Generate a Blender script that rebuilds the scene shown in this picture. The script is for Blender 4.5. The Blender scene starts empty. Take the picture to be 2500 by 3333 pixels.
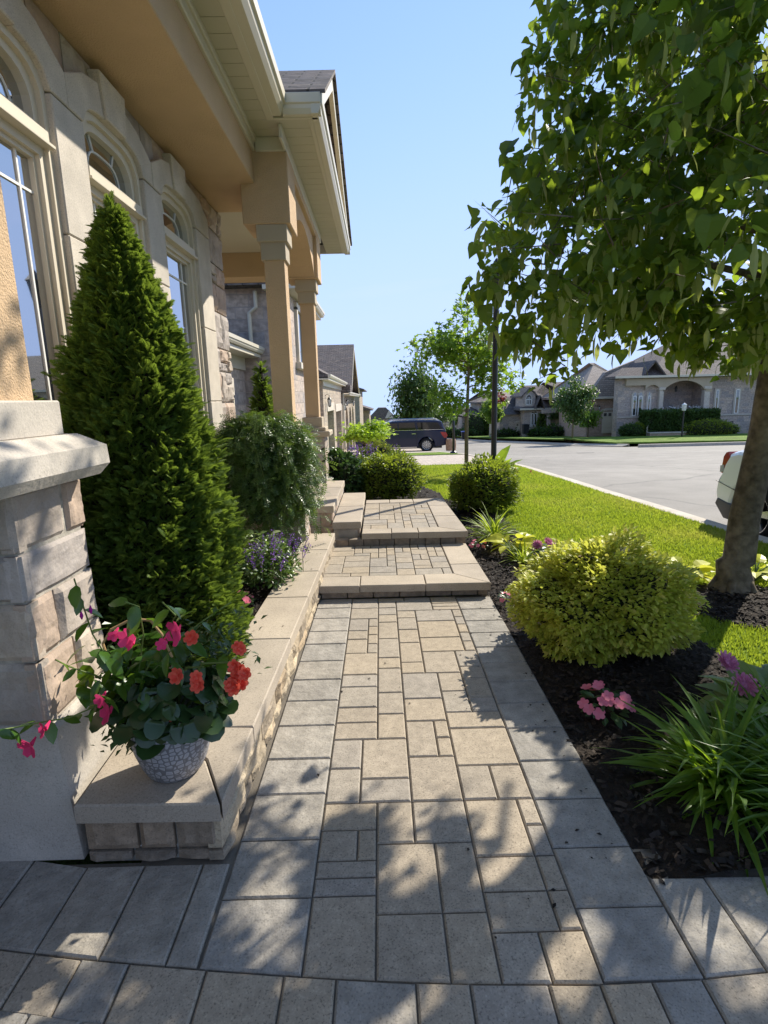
import bpy, math, random
import numpy as np
from mathutils import Vector, noise
rad = math.radians
random.seed(7); rng = np.random.default_rng(7)
sc = bpy.context.scene
# ------------------------------------------------------------------ camera
CAMP = np.array([0, 0, 1.6]); FPX = 1780.0
_Y = np.array([1235-1250, -(1300-1666.5), -FPX]); _Y /= np.linalg.norm(_Y)
_D = np.array([1465-1250, -(10300-1666.5), -FPX]); _U = -_D/np.linalg.norm(_D)
_U -= _U.dot(_Y)*_Y; _U /= np.linalg.norm(_U); _X = np.cross(_Y, _U)
RC = np.array([_X, _Y, _U])                       # rows: world axes in camera space; world = RC @ cam
cam = bpy.data.cameras.new('camera'); camo = bpy.data.objects.new('camera', cam); sc.collection.objects.link(camo)
from mathutils import Matrix
Mw = Matrix(RC.tolist()).to_4x4(); Mw.translation = Vector(CAMP); camo.matrix_world = Mw
cam.sensor_fit = 'VERTICAL'; cam.sensor_height = 36; cam.lens = FPX/3333*36
cam.clip_start = .05; cam.clip_end = 3000
sc.camera = camo
# ------------------------------------------------------------------ light
SAZ, SEL = rad(46.5), rad(38.5)                       # azimuth from +x towards +y
w = bpy.data.worlds.new('World'); sc.world = w; w.use_nodes = True
nt = w.node_tree; nt.nodes.clear()
sky = nt.nodes.new('ShaderNodeTexSky'); sky.sky_type = 'NISHITA'; sky.sun_disc = False
sky.sun_elevation = SEL; sky.sun_rotation = rad(90)-SAZ
sky.air_density = .9; sky.dust_density = .0; sky.ozone_density = 2.0
tc = nt.nodes.new('ShaderNodeTexCoord')
mp = nt.nodes.new('ShaderNodeMapping'); mp.inputs['Scale'].default_value = (1.2, 2.2, 5)
mp.inputs['Rotation'].default_value = (0.2, .5, .3)
cn = nt.nodes.new('ShaderNodeTexNoise'); cn.inputs['Scale'].default_value = 1.6; cn.inputs['Detail'].default_value = 7
cn.inputs['Distortion'].default_value = .8
sepx = nt.nodes.new('ShaderNodeSeparateXYZ'); mrx = nt.nodes.new('ShaderNodeMapRange'); mrx.inputs[1].default_value = .40; mrx.inputs[2].default_value = .75; mrx.inputs[4].default_value = .26
adx = nt.nodes.new('ShaderNodeMath')
cr = nt.nodes.new('ShaderNodeValToRGB'); cr.color_ramp.elements[0].position = .60; cr.color_ramp.elements[1].position = .86
cr.color_ramp.elements[0].color = (0, 0, 0, 1); cr.color_ramp.elements[1].color = (.55, .55, .55, 1)
mx = nt.nodes.new('ShaderNodeMix'); mx.data_type = 'RGBA'; mx.inputs[7].default_value = (9, 9.6, 10.5, 1)
bg = nt.nodes.new('ShaderNodeBackground'); bg.inputs['Strength'].default_value = .15
wo = nt.nodes.new('ShaderNodeOutputWorld'); L = nt.links.new
L(tc.outputs['Generated'], mp.inputs[0]); L(mp.outputs[0], cn.inputs[0]); L(tc.outputs['Generated'], sepx.inputs[0]); L(sepx.outputs[0], mrx.inputs[0]); L(mrx.outputs[0], adx.inputs[0]); L(cn.outputs[0], adx.inputs[1]); L(adx.outputs[0], cr.inputs[0])
L(cr.outputs[0], mx.inputs[0]); L(sky.outputs[0], mx.inputs[6]); sp_ = nt.nodes.new('ShaderNodeSeparateColor'); cb_ = nt.nodes.new('ShaderNodeCombineColor'); L(mx.outputs[2], sp_.inputs[0])
def _m(op, a, b):
    q = nt.nodes.new('ShaderNodeMath'); q.operation = op
    for i_, v_ in enumerate((a, b)):
        if isinstance(v_, (int, float)): q.inputs[i_].default_value = v_
        else: L(v_, q.inputs[i_])
    return q.outputs[0]
for i_, k_ in enumerate((2.25, 2.95, 4.8)):
    c_ = sp_.outputs[i_]; L(_m('DIVIDE', c_, _m('POWER', _m('ADD', _m('POWER', _m('DIVIDE', c_, k_), 4.), 1.), .25)), cb_.inputs[i_])
L(cb_.outputs[0], bg.inputs[0]); L(bg.outputs[0], wo.inputs[0])
sun = bpy.data.lights.new('sun', 'SUN'); sun.energy = 4.1; sun.angle = rad(.55); sun.color = (1, .93, .80)
suno = bpy.data.objects.new('sun', sun); sc.collection.objects.link(suno)
sd = Vector((math.cos(SAZ)*math.cos(SEL), math.sin(SAZ)*math.cos(SEL), math.sin(SEL)))
suno.rotation_euler = sd.to_track_quat('Z', 'Y').to_euler()
suno.location = (6, 6, 12)
vs = sc.view_settings; vs.view_transform = 'Standard'; vs.look = 'None'; vs.exposure = .95; vs.gamma = 1
sc.cycles.max_bounces = 7; sc.cycles.transparent_max_bounces = 8
C = sc.collection
# ------------------------------------------------------------------ measuring: where a sight line meets a depth plane
def at(u, v, Y):
    d = RC @ np.array([u-1250, -(v-1666.5), -FPX]); t = Y/d[1]; return CAMP+d*t
def px(P):
    c = (np.atleast_2d(P)-CAMP) @ RC
    return 1250-c[:, 0]/c[:, 2]*FPX, 1666.5+c[:, 1]/c[:, 2]*FPX, -c[:, 2]
# ------------------------------------------------------------------ mesh helpers
class MB:
    def __init__(s): s.v = []; s.f = []; s.n = 0; s.mi = []; s.big = []
    def add(s, vs, fs, m=0):
        k = s.n; s.v.extend([tuple(map(float, p)) for p in vs]); s.n += len(vs)
        for f in fs: s.f.append([i+k for i in f]); s.mi.append(m)
        return s
    def cbox(s, x0, x1, y0, y1, z0, z1, b=0, m=0):
        if b <= 0:
            vs = [(x, y, z) for x in (x0, x1) for y in (y0, y1) for z in (z0, z1)]
            return s.add(vs, [(0,1,3,2),(4,6,7,5),(0,4,5,1),(2,3,7,6),(0,2,6,4),(1,5,7,3)], m)
        X, Y, Z = (x0, x1), (y0, y1), (z0, z1); vs = []; idx = {}
        for i in (0, 1):
            for j in (0, 1):
                for k in (0, 1):
                    sx, sy, sz = (1-2*i)*b, (1-2*j)*b, (1-2*k)*b
                    idx[i,j,k] = len(vs)
                    vs += [(X[i], Y[j]+sy, Z[k]+sz), (X[i]+sx, Y[j], Z[k]+sz), (X[i]+sx, Y[j]+sy, Z[k])]
        I = idx; f = []
        for i in (0, 1):
            q = [I[i,0,0], I[i,1,0], I[i,1,1], I[i,0,1]]; f.append(q if i else q[::-1])
            q = [I[0,i,0]+1, I[0,i,1]+1, I[1,i,1]+1, I[1,i,0]+1]; f.append(q if i else q[::-1])
            q = [I[0,0,i]+2, I[1,0,i]+2, I[1,1,i]+2, I[0,1,i]+2]; f.append(q if i else q[::-1])
        for a in (0, 1):
            for c in (0, 1):
                p, q = I[0,a,c], I[1,a,c]; f.append([p+1, p+2, q+2, q+1])
                p, q = I[a,0,c], I[a,1,c]; f.append([p, p+2, q+2, q])
                p, q = I[a,c,0], I[a,c,1]; f.append([p, p+1, q+1, q])
        for k in I.values(): f.append([k, k+1, k+2])
        return s.add(vs, f, m)
    def prism(s, pts, axis, a0, a1, m=0, b=0):
        """polygon pts in the plane normal to axis, extruded a0..a1; b chamfers the a1 rim"""
        n = len(pts)
        def P(p, a): return {'x': (a, p[0], p[1]), 'y': (p[0], a, p[1]), 'z': (p[0], p[1], a)}[axis]
        if b > 0:
            c = np.mean(pts, axis=0); ins = []
            A = sum(pts[i][0]*pts[(i+1)%n][1]-pts[(i+1)%n][0]*pts[i][1] for i in range(n))
            sg = 1 if A > 0 else -1
            for i in range(n):
                p0, p1, p2 = (np.array(pts[j % n]) for j in (i-1, i, i+1))
                d1 = (p1-p0)/np.linalg.norm(p1-p0); d2 = (p2-p1)/np.linalg.norm(p2-p1)
                n1 = np.array([-d1[1], d1[0]], float)*sg; n2 = np.array([-d2[1], d2[0]])*sg
                nn = (n1+n2).astype(float); nn = nn/max(.3, nn.dot(nn)/2)
                ins.append(p1+nn*b)
            sgn = 1 if a1 > a0 else -1
            vs = [P(p, a0) for p in pts]+[P(p, a1-sgn*b) for p in pts]+[P(p, a1) for p in ins]
            fs = [list(range(n))[::-1], list(range(2*n, 3*n))]
            for k in (0, n): fs += [[k+i, k+(i+1)%n, k+n+(i+1)%n, k+n+i] for i in range(n)]
        else:
            vs = [P(p, a0) for p in pts]+[P(p, a1) for p in pts]
            fs = [list(range(n))[::-1], list(range(n, 2*n))]+[[i, (i+1)%n, n+(i+1)%n, n+i] for i in range(n)]
        return s.add(vs, fs, m)
    def tube(s, pts, r, n=8, m=0, cap=True):
        pts = [Vector(p) for p in pts]; R = r if hasattr(r, '__len__') else [r]*len(pts); vs = []; prev = None
        for i, p in enumerate(pts):
            d = (pts[min(i+1, len(pts)-1)]-pts[max(i-1, 0)]).normalized()
            if prev is None: a = d.orthogonal().normalized()
            else: a = (prev-d*prev.dot(d)).normalized()
            prev = a; b2 = d.cross(a)
            for k in range(n):
                t = 2*math.pi*k/n; vs.append(p+(a*math.cos(t)+b2*math.sin(t))*R[i])
        fs = [[i*n+k, i*n+(k+1)%n, (i+1)*n+(k+1)%n, (i+1)*n+k] for i in range(len(pts)-1) for k in range(n)]
        if cap: fs += [list(range(n))[::-1], list(range((len(pts)-1)*n, len(pts)*n))]
        return s.add(vs, fs, m)
    def lathe(s, prof, c, n=24, m=0):
        vs = [(c[0]+r*math.cos(2*math.pi*k/n), c[1]+r*math.sin(2*math.pi*k/n), c[2]+z) for r, z in prof for k in range(n)]
        fs = [[i*n+k, i*n+(k+1)%n, (i+1)*n+(k+1)%n, (i+1)*n+k] for i in range(len(prof)-1) for k in range(n)]
        return s.add(vs, fs, m)
    def inst(s, tv, tf, R, T, m=0):
        """many copies of a small template (numpy)"""
        s.big.append((np.einsum('nij,kj->nki', R, tv)+T[:, None, :], tf, m)); return s
    def build(s, name, mat, parent=None, smooth=False):
        org = np.zeros(3)
        if parent is not None:
            r = parent
            while r.parent: r = r.parent
            org = np.array(r.location)
        V = [np.array(s.v, dtype=np.float32).reshape(-1, 3)]; li = []; lt = []; mi = []
        for f in s.f: li.extend(f); lt.append(len(f))
        li = [np.array(li, dtype=np.int64)]; lt = [np.array(lt, dtype=np.int64)]; mi = [np.array(s.mi, dtype=np.int64)]; n = s.n
        for A, tf, m in s.big:
            N, K = A.shape[:2]; V.append(A.reshape(-1, 3).astype(np.float32))
            flat = np.array([i for f in tf for i in f]); sz = np.array([len(f) for f in tf])
            li.append((flat[None, :]+(np.arange(N)*K)[:, None]+n).ravel()); lt.append(np.tile(sz, N))
            mi.append(np.full(N*len(tf), m)); n += N*K
        V = np.concatenate(V); li = np.concatenate(li); lt = np.concatenate(lt); mi = np.concatenate(mi)
        if parent is None:
            org = np.array([(V[:, 0].min()+V[:, 0].max())/2, (V[:, 1].min()+V[:, 1].max())/2, V[:, 2].min()])
        V = V-org.astype(np.float32)
        me = bpy.data.meshes.new(name); me.vertices.add(len(V)); me.vertices.foreach_set('co', V.ravel())
        me.loops.add(len(li)); me.loops.foreach_set('vertex_index', li.astype(np.int32))
        me.polygons.add(len(lt)); st = np.concatenate([[0], np.cumsum(lt)[:-1]])
        me.polygons.foreach_set('loop_start', st.astype(np.int32))
        me.polygons.foreach_set('material_index', mi.astype(np.int32))
        for mm in (mat if isinstance(mat, (list, tuple)) else [mat]): me.materials.append(mm)
        me.update(calc_edges=True); me.validate()
        if len(me.polygons) < 150000:
            uv = me.uv_layers.new(name='uv'); nl = len(me.loops)
            no = np.zeros(len(me.polygons)*3); me.polygons.foreach_get('normal', no); no = no.reshape(-1, 3)
            tot = np.zeros(len(me.polygons), dtype=np.int32); me.polygons.foreach_get('loop_total', tot)
            vi = np.zeros(nl, dtype=np.int32); me.loops.foreach_get('vertex_index', vi)
            NL = np.repeat(no, tot, axis=0); P = V[vi]+org
            hx = np.stack([-NL[:, 1], NL[:, 0], np.zeros(nl)], 1); ln = np.linalg.norm(hx, axis=1)
            flat = ln < .1; hx[flat] = (1, 0, 0); hx = hx/np.linalg.norm(hx, axis=1)[:, None]
            up = np.cross(NL, hx); U = (P*hx).sum(1); W = (P*up).sum(1)
            uv.data.foreach_set('uv', np.stack([U, W], 1).astype(np.float32).ravel())
        me.polygons.foreach_set('use_smooth', np.full(len(me.polygons), bool(smooth)))
        o = bpy.data.objects.new(name, me); C.objects.link(o)
        if parent is None: o.location = org
        else: o.parent = parent
        return o
def tag(o, label=None, cat=None, group=None, kind=None):
    for k, v in (('label', label), ('category', cat), ('group', group), ('kind', kind)):
        if v: o[k] = v
    return o
def thing(name, loc, label, cat, group=None):
    o = bpy.data.objects.new(name, None); o.empty_display_size = .2; C.objects.link(o); o.location = loc
    return tag(o, label, cat, group)
def copy_tree(o, loc, rotz=0, scale=1, label=None):
    r = o.copy(); C.objects.link(r); r.location = loc; r.rotation_euler = (0, 0, rotz); r.scale = (scale,)*3
    if label: r['label'] = label
    for ch in list(o.children):
        c = ch.copy(); C.objects.link(c); c.parent = r
        for g in list(ch.children):
            d = g.copy(); C.objects.link(d); d.parent = c
    return r
# ------------------------------------------------------------------ materials
def newmat(name):
    m = bpy.data.materials.new(name); m.use_nodes = True; n = m.node_tree
    return m, n, n.nodes['Principled BSDF'], n.links.new
def ramp(n, cols, const=False):
    r = n.nodes.new('ShaderNodeValToRGB'); e = r.color_ramp.elements
    while len(e) < len(cols): e.new(.5)
    for i, c in enumerate(cols):
        e[i].position = (i/len(cols)) if const else i/max(1, len(cols)-1); e[i].color = (*c, 1)
    if const: r.color_ramp.interpolation = 'CONSTANT'
    return r
def tex(n, kind, scale, coord='Object', detail=4, vec=None):
    t = n.nodes.new(kind); t.inputs['Scale'].default_value = scale
    if kind == 'ShaderNodeTexNoise': t.inputs['Detail'].default_value = detail
    tc = n.nodes.new('ShaderNodeTexCoord'); n.links.new(vec or tc.outputs[coord], t.inputs['Vector']); return t
def solid(name, cols, rough=.85, nscale=6, namt=.25, bump=.3, bscale=80, spec=.3, metal=0, speck=0, coord='Object', bdist=.004, big=0, coat=0):
    """island-varied colour, broad mottling, fine speckle and a bump"""
    m, n, p, l = newmat(name); cols = cols if isinstance(cols[0], tuple) else [cols]
    if len(cols) > 1:
        g = n.nodes.new('ShaderNodeNewGeometry'); r = ramp(n, cols, True); l(g.outputs['Random Per Island'], r.inputs[0]); base = r.outputs[0]
    else:
        r = n.nodes.new('ShaderNodeRGB'); r.outputs[0].default_value = (*cols[0], 1); base = r.outputs[0]
    t = tex(n, 'ShaderNodeTexNoise', nscale, coord, 5)
    mr = n.nodes.new('ShaderNodeMapRange'); mr.inputs[1].default_value = .3; mr.inputs[2].default_value = .7
    mr.inputs[3].default_value = 1-namt; mr.inputs[4].default_value = 1+namt; l(t.outputs[0], mr.inputs[0])
    v = n.nodes.new('ShaderNodeVectorMath'); v.operation = 'SCALE'; l(base, v.inputs[0]); l(mr.outputs[0], v.inputs['Scale']); out = v.outputs[0]
    if big:
        t3 = tex(n, 'ShaderNodeTexNoise', nscale*.12, coord, 3); m3 = n.nodes.new('ShaderNodeMapRange')
        m3.inputs[1].default_value = .3; m3.inputs[2].default_value = .7; m3.inputs[3].default_value = 1-big; m3.inputs[4].default_value = 1+big; l(t3.outputs[0], m3.inputs[0])
        v3 = n.nodes.new('ShaderNodeVectorMath'); v3.operation = 'SCALE'; l(out, v3.inputs[0]); l(m3.outputs[0], v3.inputs['Scale']); out = v3.outputs[0]
    if speck:
        t2 = tex(n, 'ShaderNodeTexNoise', 170, coord, 2); r2 = ramp(n, [(1-speck,)*3, (1-speck*.2,)*3, (1, 1, 1), (1+speck*.5,)*3])
        e = r2.color_ramp.elements; e[0].position = .33; e[1].position = .40; e[2].position = .6; e[3].position = .72
        l(t2.outputs[0], r2.inputs[0]); v2 = n.nodes.new('ShaderNodeVectorMath'); v2.operation = 'MULTIPLY'
        l(out, v2.inputs[0]); l(r2.outputs[0], v2.inputs[1]); out = v2.outputs[0]
    l(out, p.inputs['Base Color']); p.inputs['Roughness'].default_value = rough
    p.inputs['Specular IOR Level'].default_value = spec; p.inputs['Metallic'].default_value = metal
    if coat: p.inputs['Coat Weight'].default_value = coat; p.inputs['Coat Roughness'].default_value = .04
    if bump:
        bt = tex(n, 'ShaderNodeTexNoise', bscale, coord, 4); b = n.nodes.new('ShaderNodeBump'); b.inputs['Strength'].default_value = bump
        b.inputs['Distance'].default_value = bdist; l(bt.outputs[0], b.inputs['Height']); l(b.outputs[0], p.inputs['Normal'])
    return m
def masonry(name, cols, mortar, bw, bh, namt=.3, bump=.6, msize=.012, off=.5, sq=1.0, rough=.85):
    m, n, p, l = newmat(name); tc = n.nodes.new('ShaderNodeTexCoord')
    b = n.nodes.new('ShaderNodeTexBrick'); b.inputs['Scale'].default_value = 1; b.inputs['Brick Width'].default_value = bw
    b.inputs['Row Height'].default_value = bh; b.inputs['Mortar Size'].default_value = msize; b.offset = off; b.squash = sq; b.squash_frequency = 3
    b.inputs['Mortar Smooth'].default_value = .3; b.inputs['Bias'].default_value = 0
    b.inputs['Color1'].default_value = (0, 0, 0, 1); b.inputs['Color2'].default_value = (1, 1, 1, 1); b.inputs['Mortar'].default_value = (.5, .5, .5, 1)
    l(tc.outputs['UV'], b.inputs['Vector']); r = ramp(n, cols); l(b.outputs['Color'], r.inputs[0])
    t = tex(n, 'ShaderNodeTexNoise', 9, 'UV', 5); mr = n.nodes.new('ShaderNodeMapRange')
    mr.inputs[1].default_value = .3; mr.inputs[2].default_value = .7; mr.inputs[3].default_value = 1-namt; mr.inputs[4].default_value = 1+namt; l(t.outputs[0], mr.inputs[0])
    v = n.nodes.new('ShaderNodeVectorMath'); v.operation = 'SCALE'; l(r.outputs[0], v.inputs[0]); l(mr.outputs[0], v.inputs['Scale'])
    mx = n.nodes.new('ShaderNodeMix'); mx.data_type = 'RGBA'; l(b.outputs['Fac'], mx.inputs[0]); l(v.outputs[0], mx.inputs[6]); mx.inputs[7].default_value = (*mortar, 1)
    l(mx.outputs[2], p.inputs['Base Color']); p.inputs['Roughness'].default_value = rough; p.inputs['Specular IOR Level'].default_value = .25
    ma = n.nodes.new('ShaderNodeMath'); ma.operation = 'SUBTRACT'; l(t.outputs[0], ma.inputs[0]); l(b.outputs['Fac'], ma.inputs[1])
    bu = n.nodes.new('ShaderNodeBump'); bu.inputs['Strength'].default_value = bump; bu.inputs['Distance'].default_value = .012
    l(ma.outputs[0], bu.inputs['Height']); l(bu.outputs[0], p.inputs['Normal']); return m
def leafmat(name, cols, tcol, tr=.45, rough=.45, spec=.4, patch=0):
    m, n, p, l = newmat(name); g = n.nodes.new('ShaderNodeNewGeometry'); r = ramp(n, cols)
    if patch:
        t_ = tex(n, 'ShaderNodeTexNoise', patch, 'Object', 4); a_ = n.nodes.new('ShaderNodeMath'); a_.operation = 'MULTIPLY_ADD'; l(g.outputs['Random Per Island'], a_.inputs[0]); a_.inputs[1].default_value = .55; b_ = n.nodes.new('ShaderNodeMath'); b_.operation = 'MULTIPLY_ADD'; l(t_.outputs[0], b_.inputs[0]); b_.inputs[1].default_value = 2.2; b_.inputs[2].default_value = -.9; l(b_.outputs[0], a_.inputs[2]); l(a_.outputs[0], r.inputs[0])
    else: l(g.outputs['Random Per Island'], r.inputs[0])
    l(r.outputs[0], p.inputs['Base Color']); p.inputs['Roughness'].default_value = rough; p.inputs['Specular IOR Level'].default_value = spec
    t = n.nodes.new('ShaderNodeBsdfTranslucent'); hs = n.nodes.new('ShaderNodeMix'); hs.data_type = 'RGBA'; hs.inputs[0].default_value = .6
    l(r.outputs[0], hs.inputs[6]); hs.inputs[7].default_value = (*tcol, 1); l(hs.outputs[2], t.inputs[0])
    mx = n.nodes.new('ShaderNodeMixShader'); mx.inputs[0].default_value = tr; l(p.outputs[0], mx.inputs[1]); l(t.outputs[0], mx.inputs[2])
    l(mx.outputs[0], n.nodes['Material Output'].inputs[0]); return m
def glassmat(name, col=(.012, .014, .016), refl=.4):
    m, n, p, l = newmat(name); p.inputs['Base Color'].default_value = (*col, 1); p.inputs['Roughness'].default_value = .05; p.inputs['Specular IOR Level'].default_value = .5
    gl = n.nodes.new('ShaderNodeBsdfGlossy'); gl.inputs['Roughness'].default_value = .02; gl.inputs['Color'].default_value = (.9, .93, .95, 1); mx = n.nodes.new('ShaderNodeMixShader'); mx.inputs[0].default_value = refl
    t = tex(n, 'ShaderNodeTexNoise', 1.2, 'Object', 2); b = n.nodes.new('ShaderNodeBump'); b.inputs['Strength'].default_value = .05; b.inputs['Distance'].default_value = .03
    l(t.outputs[0], b.inputs['Height']); l(b.outputs[0], gl.inputs['Normal']); l(p.outputs[0], mx.inputs[1]); l(gl.outputs[0], mx.inputs[2]); l(mx.outputs[0], n.nodes['Material Output'].inputs[0]); return m
MT = {}
MT['paver'] = solid('paver_tan_grey', [(.35,.295,.225),(.335,.288,.228),(.36,.30,.225),(.32,.282,.235),(.345,.292,.226),(.365,.302,.222),(.325,.285,.232)], nscale=22, namt=.13, bump=.5, bscale=230, speck=.45, bdist=.002, big=.08)
MT['slate'] = solid('paver_border_grey', [(.295,.272,.238),(.315,.288,.25),(.282,.262,.232),(.305,.277,.236)], nscale=14, namt=.2, bump=.75, bscale=34, speck=.35, bdist=.008, big=.08)
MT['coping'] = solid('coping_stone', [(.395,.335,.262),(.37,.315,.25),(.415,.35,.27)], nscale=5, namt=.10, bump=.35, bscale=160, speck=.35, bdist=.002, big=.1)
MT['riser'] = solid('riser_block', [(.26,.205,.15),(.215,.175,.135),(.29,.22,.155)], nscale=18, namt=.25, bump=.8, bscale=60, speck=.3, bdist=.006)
MT['joint'] = solid('joint_sand', (.15,.13,.105), bump=.6, bscale=200)
MT['caststone'] = solid('cast_stone', [(.54,.485,.41),(.51,.46,.395),(.56,.505,.43)], nscale=6, namt=.12, bump=.45, bscale=90, speck=.3, bdist=.003, big=.08)
MT['ashlar'] = solid('ashlar_stone', [(.45,.375,.30),(.385,.33,.28),(.43,.325,.25),(.355,.315,.285),(.47,.41,.335),(.41,.315,.245),(.37,.32,.27)], nscale=7, namt=.2, bump=.7, bscale=30, speck=.15, bdist=.008)
MT['wallstone'] = solid('wall_block_stone', [(.40,.32,.22),(.34,.28,.20),(.44,.36,.25),(.30,.245,.18),(.38,.29,.19)], nscale=14, namt=.3, bump=.9, bscale=45, speck=.35, bdist=.008)
MT['mortar'] = solid('mortar', (.36,.33,.28), nscale=30, bump=.6, bscale=150)
MT['stucco'] = solid('stucco_tan', (.56,.395,.24), nscale=3, namt=.06, bump=1, bscale=130, bdist=.007, big=.07)
MT['stucco_trim'] = solid('stucco_trim_grey', (.43,.36,.265), nscale=2, namt=.05, bump=.5, bscale=170, bdist=.002)
MT['plinth'] = solid('plinth_render', (.44,.40,.345), nscale=5, namt=.14, bump=.5, bscale=60, speck=.25, bdist=.004, big=.18)
MT['vinyl'] = solid('cream_vinyl', (.60,.535,.42), rough=.45, nscale=2, namt=.03, bump=0)
MT['alu'] = solid('aluminium_cream', (.58,.53,.42), rough=.4, nscale=1.5, namt=.04, bump=.04, bscale=6, spec=.5)
MT['soffit'] = solid('soffit_panel', (.50,.46,.36), rough=.55, nscale=2, namt=.04, bump=.1, bscale=300)
MT['white'] = solid('white_trim', (.72,.71,.68), rough=.5, bump=0, namt=.03)
MT['shingle'] = masonry('roof_shingle', [(.10,.085,.08),(.16,.13,.12),(.125,.11,.11),(.19,.155,.135)], (.05,.045,.04), .33, .14, msize=.012, bump=1)
MT['shingle_far'] = masonry('roof_shingle_brown', [(.26,.22,.19),(.34,.29,.25),(.29,.25,.22)], (.18,.155,.14), .45, .18, msize=.02, bump=1)
MT['stone_n'] = masonry('stone_veneer_tan', [(.40,.33,.255),(.33,.27,.22),(.45,.37,.28),(.29,.245,.21)], (.40,.355,.29), .55, .24, msize=.014, bump=1, sq=.7)
MT['stone_p'] = masonry('stone_veneer_mauve', [(.45,.36,.30),(.35,.30,.275),(.52,.42,.34),(.31,.28,.27),(.49,.38,.31)], (.42,.36,.32), .62, .26, msize=.012, bump=1, sq=.7)
MT['brick_f'] = masonry('red_brick', [(.46,.30,.22),(.38,.25,.19),(.50,.34,.26)], (.42,.38,.32), .3, .1, msize=.012)
MT['glass'] = glassmat('window_glass', (.012,.014,.016), .5)
MT['glass_far'] = glassmat('dark_window_glass', (.02,.022,.024), .16)
MT['dark'] = solid('dark_interior', (.02,.018,.016), bump=0)
MT['black'] = solid('black_metal', (.012,.012,.013), rough=.38, bump=.1, bscale=40, spec=.5)
MT['asphalt'] = solid('asphalt', (.245,.226,.20), nscale=1.5, namt=.12, bump=.8, bscale=90, speck=.4, bdist=.006, big=.12)
def cracks(m, sc_, w_, col):
    n = m.node_tree; l = n.links.new; p = n.nodes['Principled BSDF']; src = p.inputs['Base Color'].links[0].from_socket; tcn = n.nodes.new('ShaderNodeTexCoord'); ns = tex(n, 'ShaderNodeTexNoise', sc_*4, 'Object', 5)
    vm = n.nodes.new('ShaderNodeVectorMath'); vm.operation = 'MULTIPLY_ADD'; l(ns.outputs['Color'], vm.inputs[0]); vm.inputs[1].default_value = (1.6, 1.6, 0); l(tcn.outputs['Object'], vm.inputs[2])
    v = n.nodes.new('ShaderNodeTexVoronoi'); v.feature = 'DISTANCE_TO_EDGE'; v.inputs['Scale'].default_value = sc_; l(vm.outputs[0], v.inputs['Vector']); r = ramp(n, [(1, 1, 1), (0, 0, 0)]); r.color_ramp.elements[0].position = w_*.4; r.color_ramp.elements[1].position = w_; l(v.outputs['Distance'], r.inputs[0])
    mx = n.nodes.new('ShaderNodeMix'); mx.data_type = 'RGBA'; l(r.outputs[0], mx.inputs[0]); l(src, mx.inputs[6]); mx.inputs[7].default_value = (*col, 1); l(mx.outputs[2], p.inputs['Base Color'])
cracks(MT['asphalt'], .13, .006, (.16, .15, .135))
MT['curb'] = solid('curb_concrete', (.46,.41,.345), nscale=5, namt=.12, bump=.4, bscale=90, speck=.2, big=.1)
MT['grassbase'] = solid('lawn_turf', (.13,.20,.025), nscale=12, namt=.3, bump=1, bscale=70, bdist=.02, big=.2, spec=.1)
MT['grassfar'] = solid('lawn_far', (.12,.19,.03), nscale=6, namt=.3, bump=1, bscale=30, bdist=.03, big=.25, spec=.1)
MT['mulch'] = solid('mulch_soil', (.020,.014,.010), nscale=30, namt=.5, bump=1, bscale=60, bdist=.02, spec=.2)
MT['chips'] = solid('bark_chips', [(.022,.016,.012),(.035,.024,.017),(.014,.011,.009),(.05,.036,.026),(.03,.022,.018),(.018,.013,.01)], nscale=40, bump=.5, bscale=120, spec=.3)
MT['drive'] = masonry('driveway_pavers', [(.42,.36,.30),(.47,.40,.335),(.38,.33,.28)], (.24,.21,.18), .32, .22, msize=.01, bump=.3)
MT['bark'] = solid('bark', (.15,.12,.08), nscale=14, namt=.5, big=.3, bump=1, bscale=45, bdist=.012, spec=.15)
MT['bark_grey'] = solid('bark_grey', (.17,.135,.09), nscale=20, namt=.3, bump=.8, bscale=60, bdist=.006, spec=.15)
MT['stem'] = solid('green_stem', (.12,.17,.04), bump=0, rough=.6)
MT['linden'] = leafmat('linden_leaf', [(.040,.080,.014),(.055,.11,.018),(.07,.13,.024),(.045,.095,.018),(.085,.14,.03)], (.50,.68,.04), .48, .5, .3)
MT['bract'] = leafmat('linden_bract', [(.22,.27,.07),(.30,.34,.10)], (.55,.6,.15), .45)
MT['maple'] = leafmat('maple_leaf', [(.09,.17,.02),(.13,.22,.03),(.07,.14,.02)], (.42,.62,.04), .45)
MT['darktree'] = leafmat('dark_tree_leaf', [(.035,.07,.018),(.05,.10,.025),(.07,.12,.03)], (.2,.35,.05), .3)
MT['cedar'] = leafmat('cedar_spray', [(.05,.09,.016),(.075,.135,.02),(.15,.22,.035),(.055,.105,.016),(.12,.18,.025)], (.36,.50,.05), .34, .6, .2)
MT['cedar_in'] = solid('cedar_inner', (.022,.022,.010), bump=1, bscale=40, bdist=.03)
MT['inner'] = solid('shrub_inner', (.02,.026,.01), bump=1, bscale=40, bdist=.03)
MT['pea'] = leafmat('pea_shrub_leaf', [(.055,.11,.022),(.08,.15,.03),(.04,.085,.02),(.13,.2,.06)], (.3,.45,.05), .3, .35, .5)
MT['spirea_y'] = leafmat('golden_spirea_leaf', [(.44,.48,.06),(.54,.56,.09),(.34,.41,.04),(.58,.50,.13)], (.82,.83,.12), .4, .5)
MT['spirea_g'] = leafmat('green_spirea_leaf', [(.12,.19,.02),(.19,.26,.03),(.08,.14,.02),(.24,.27,.04)], (.5,.6,.04), .38, .5)
MT['lime'] = leafmat('lime_leaf', [(.22,.36,.02),(.30,.42,.03)], (.6,.8,.05), .45)
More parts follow.
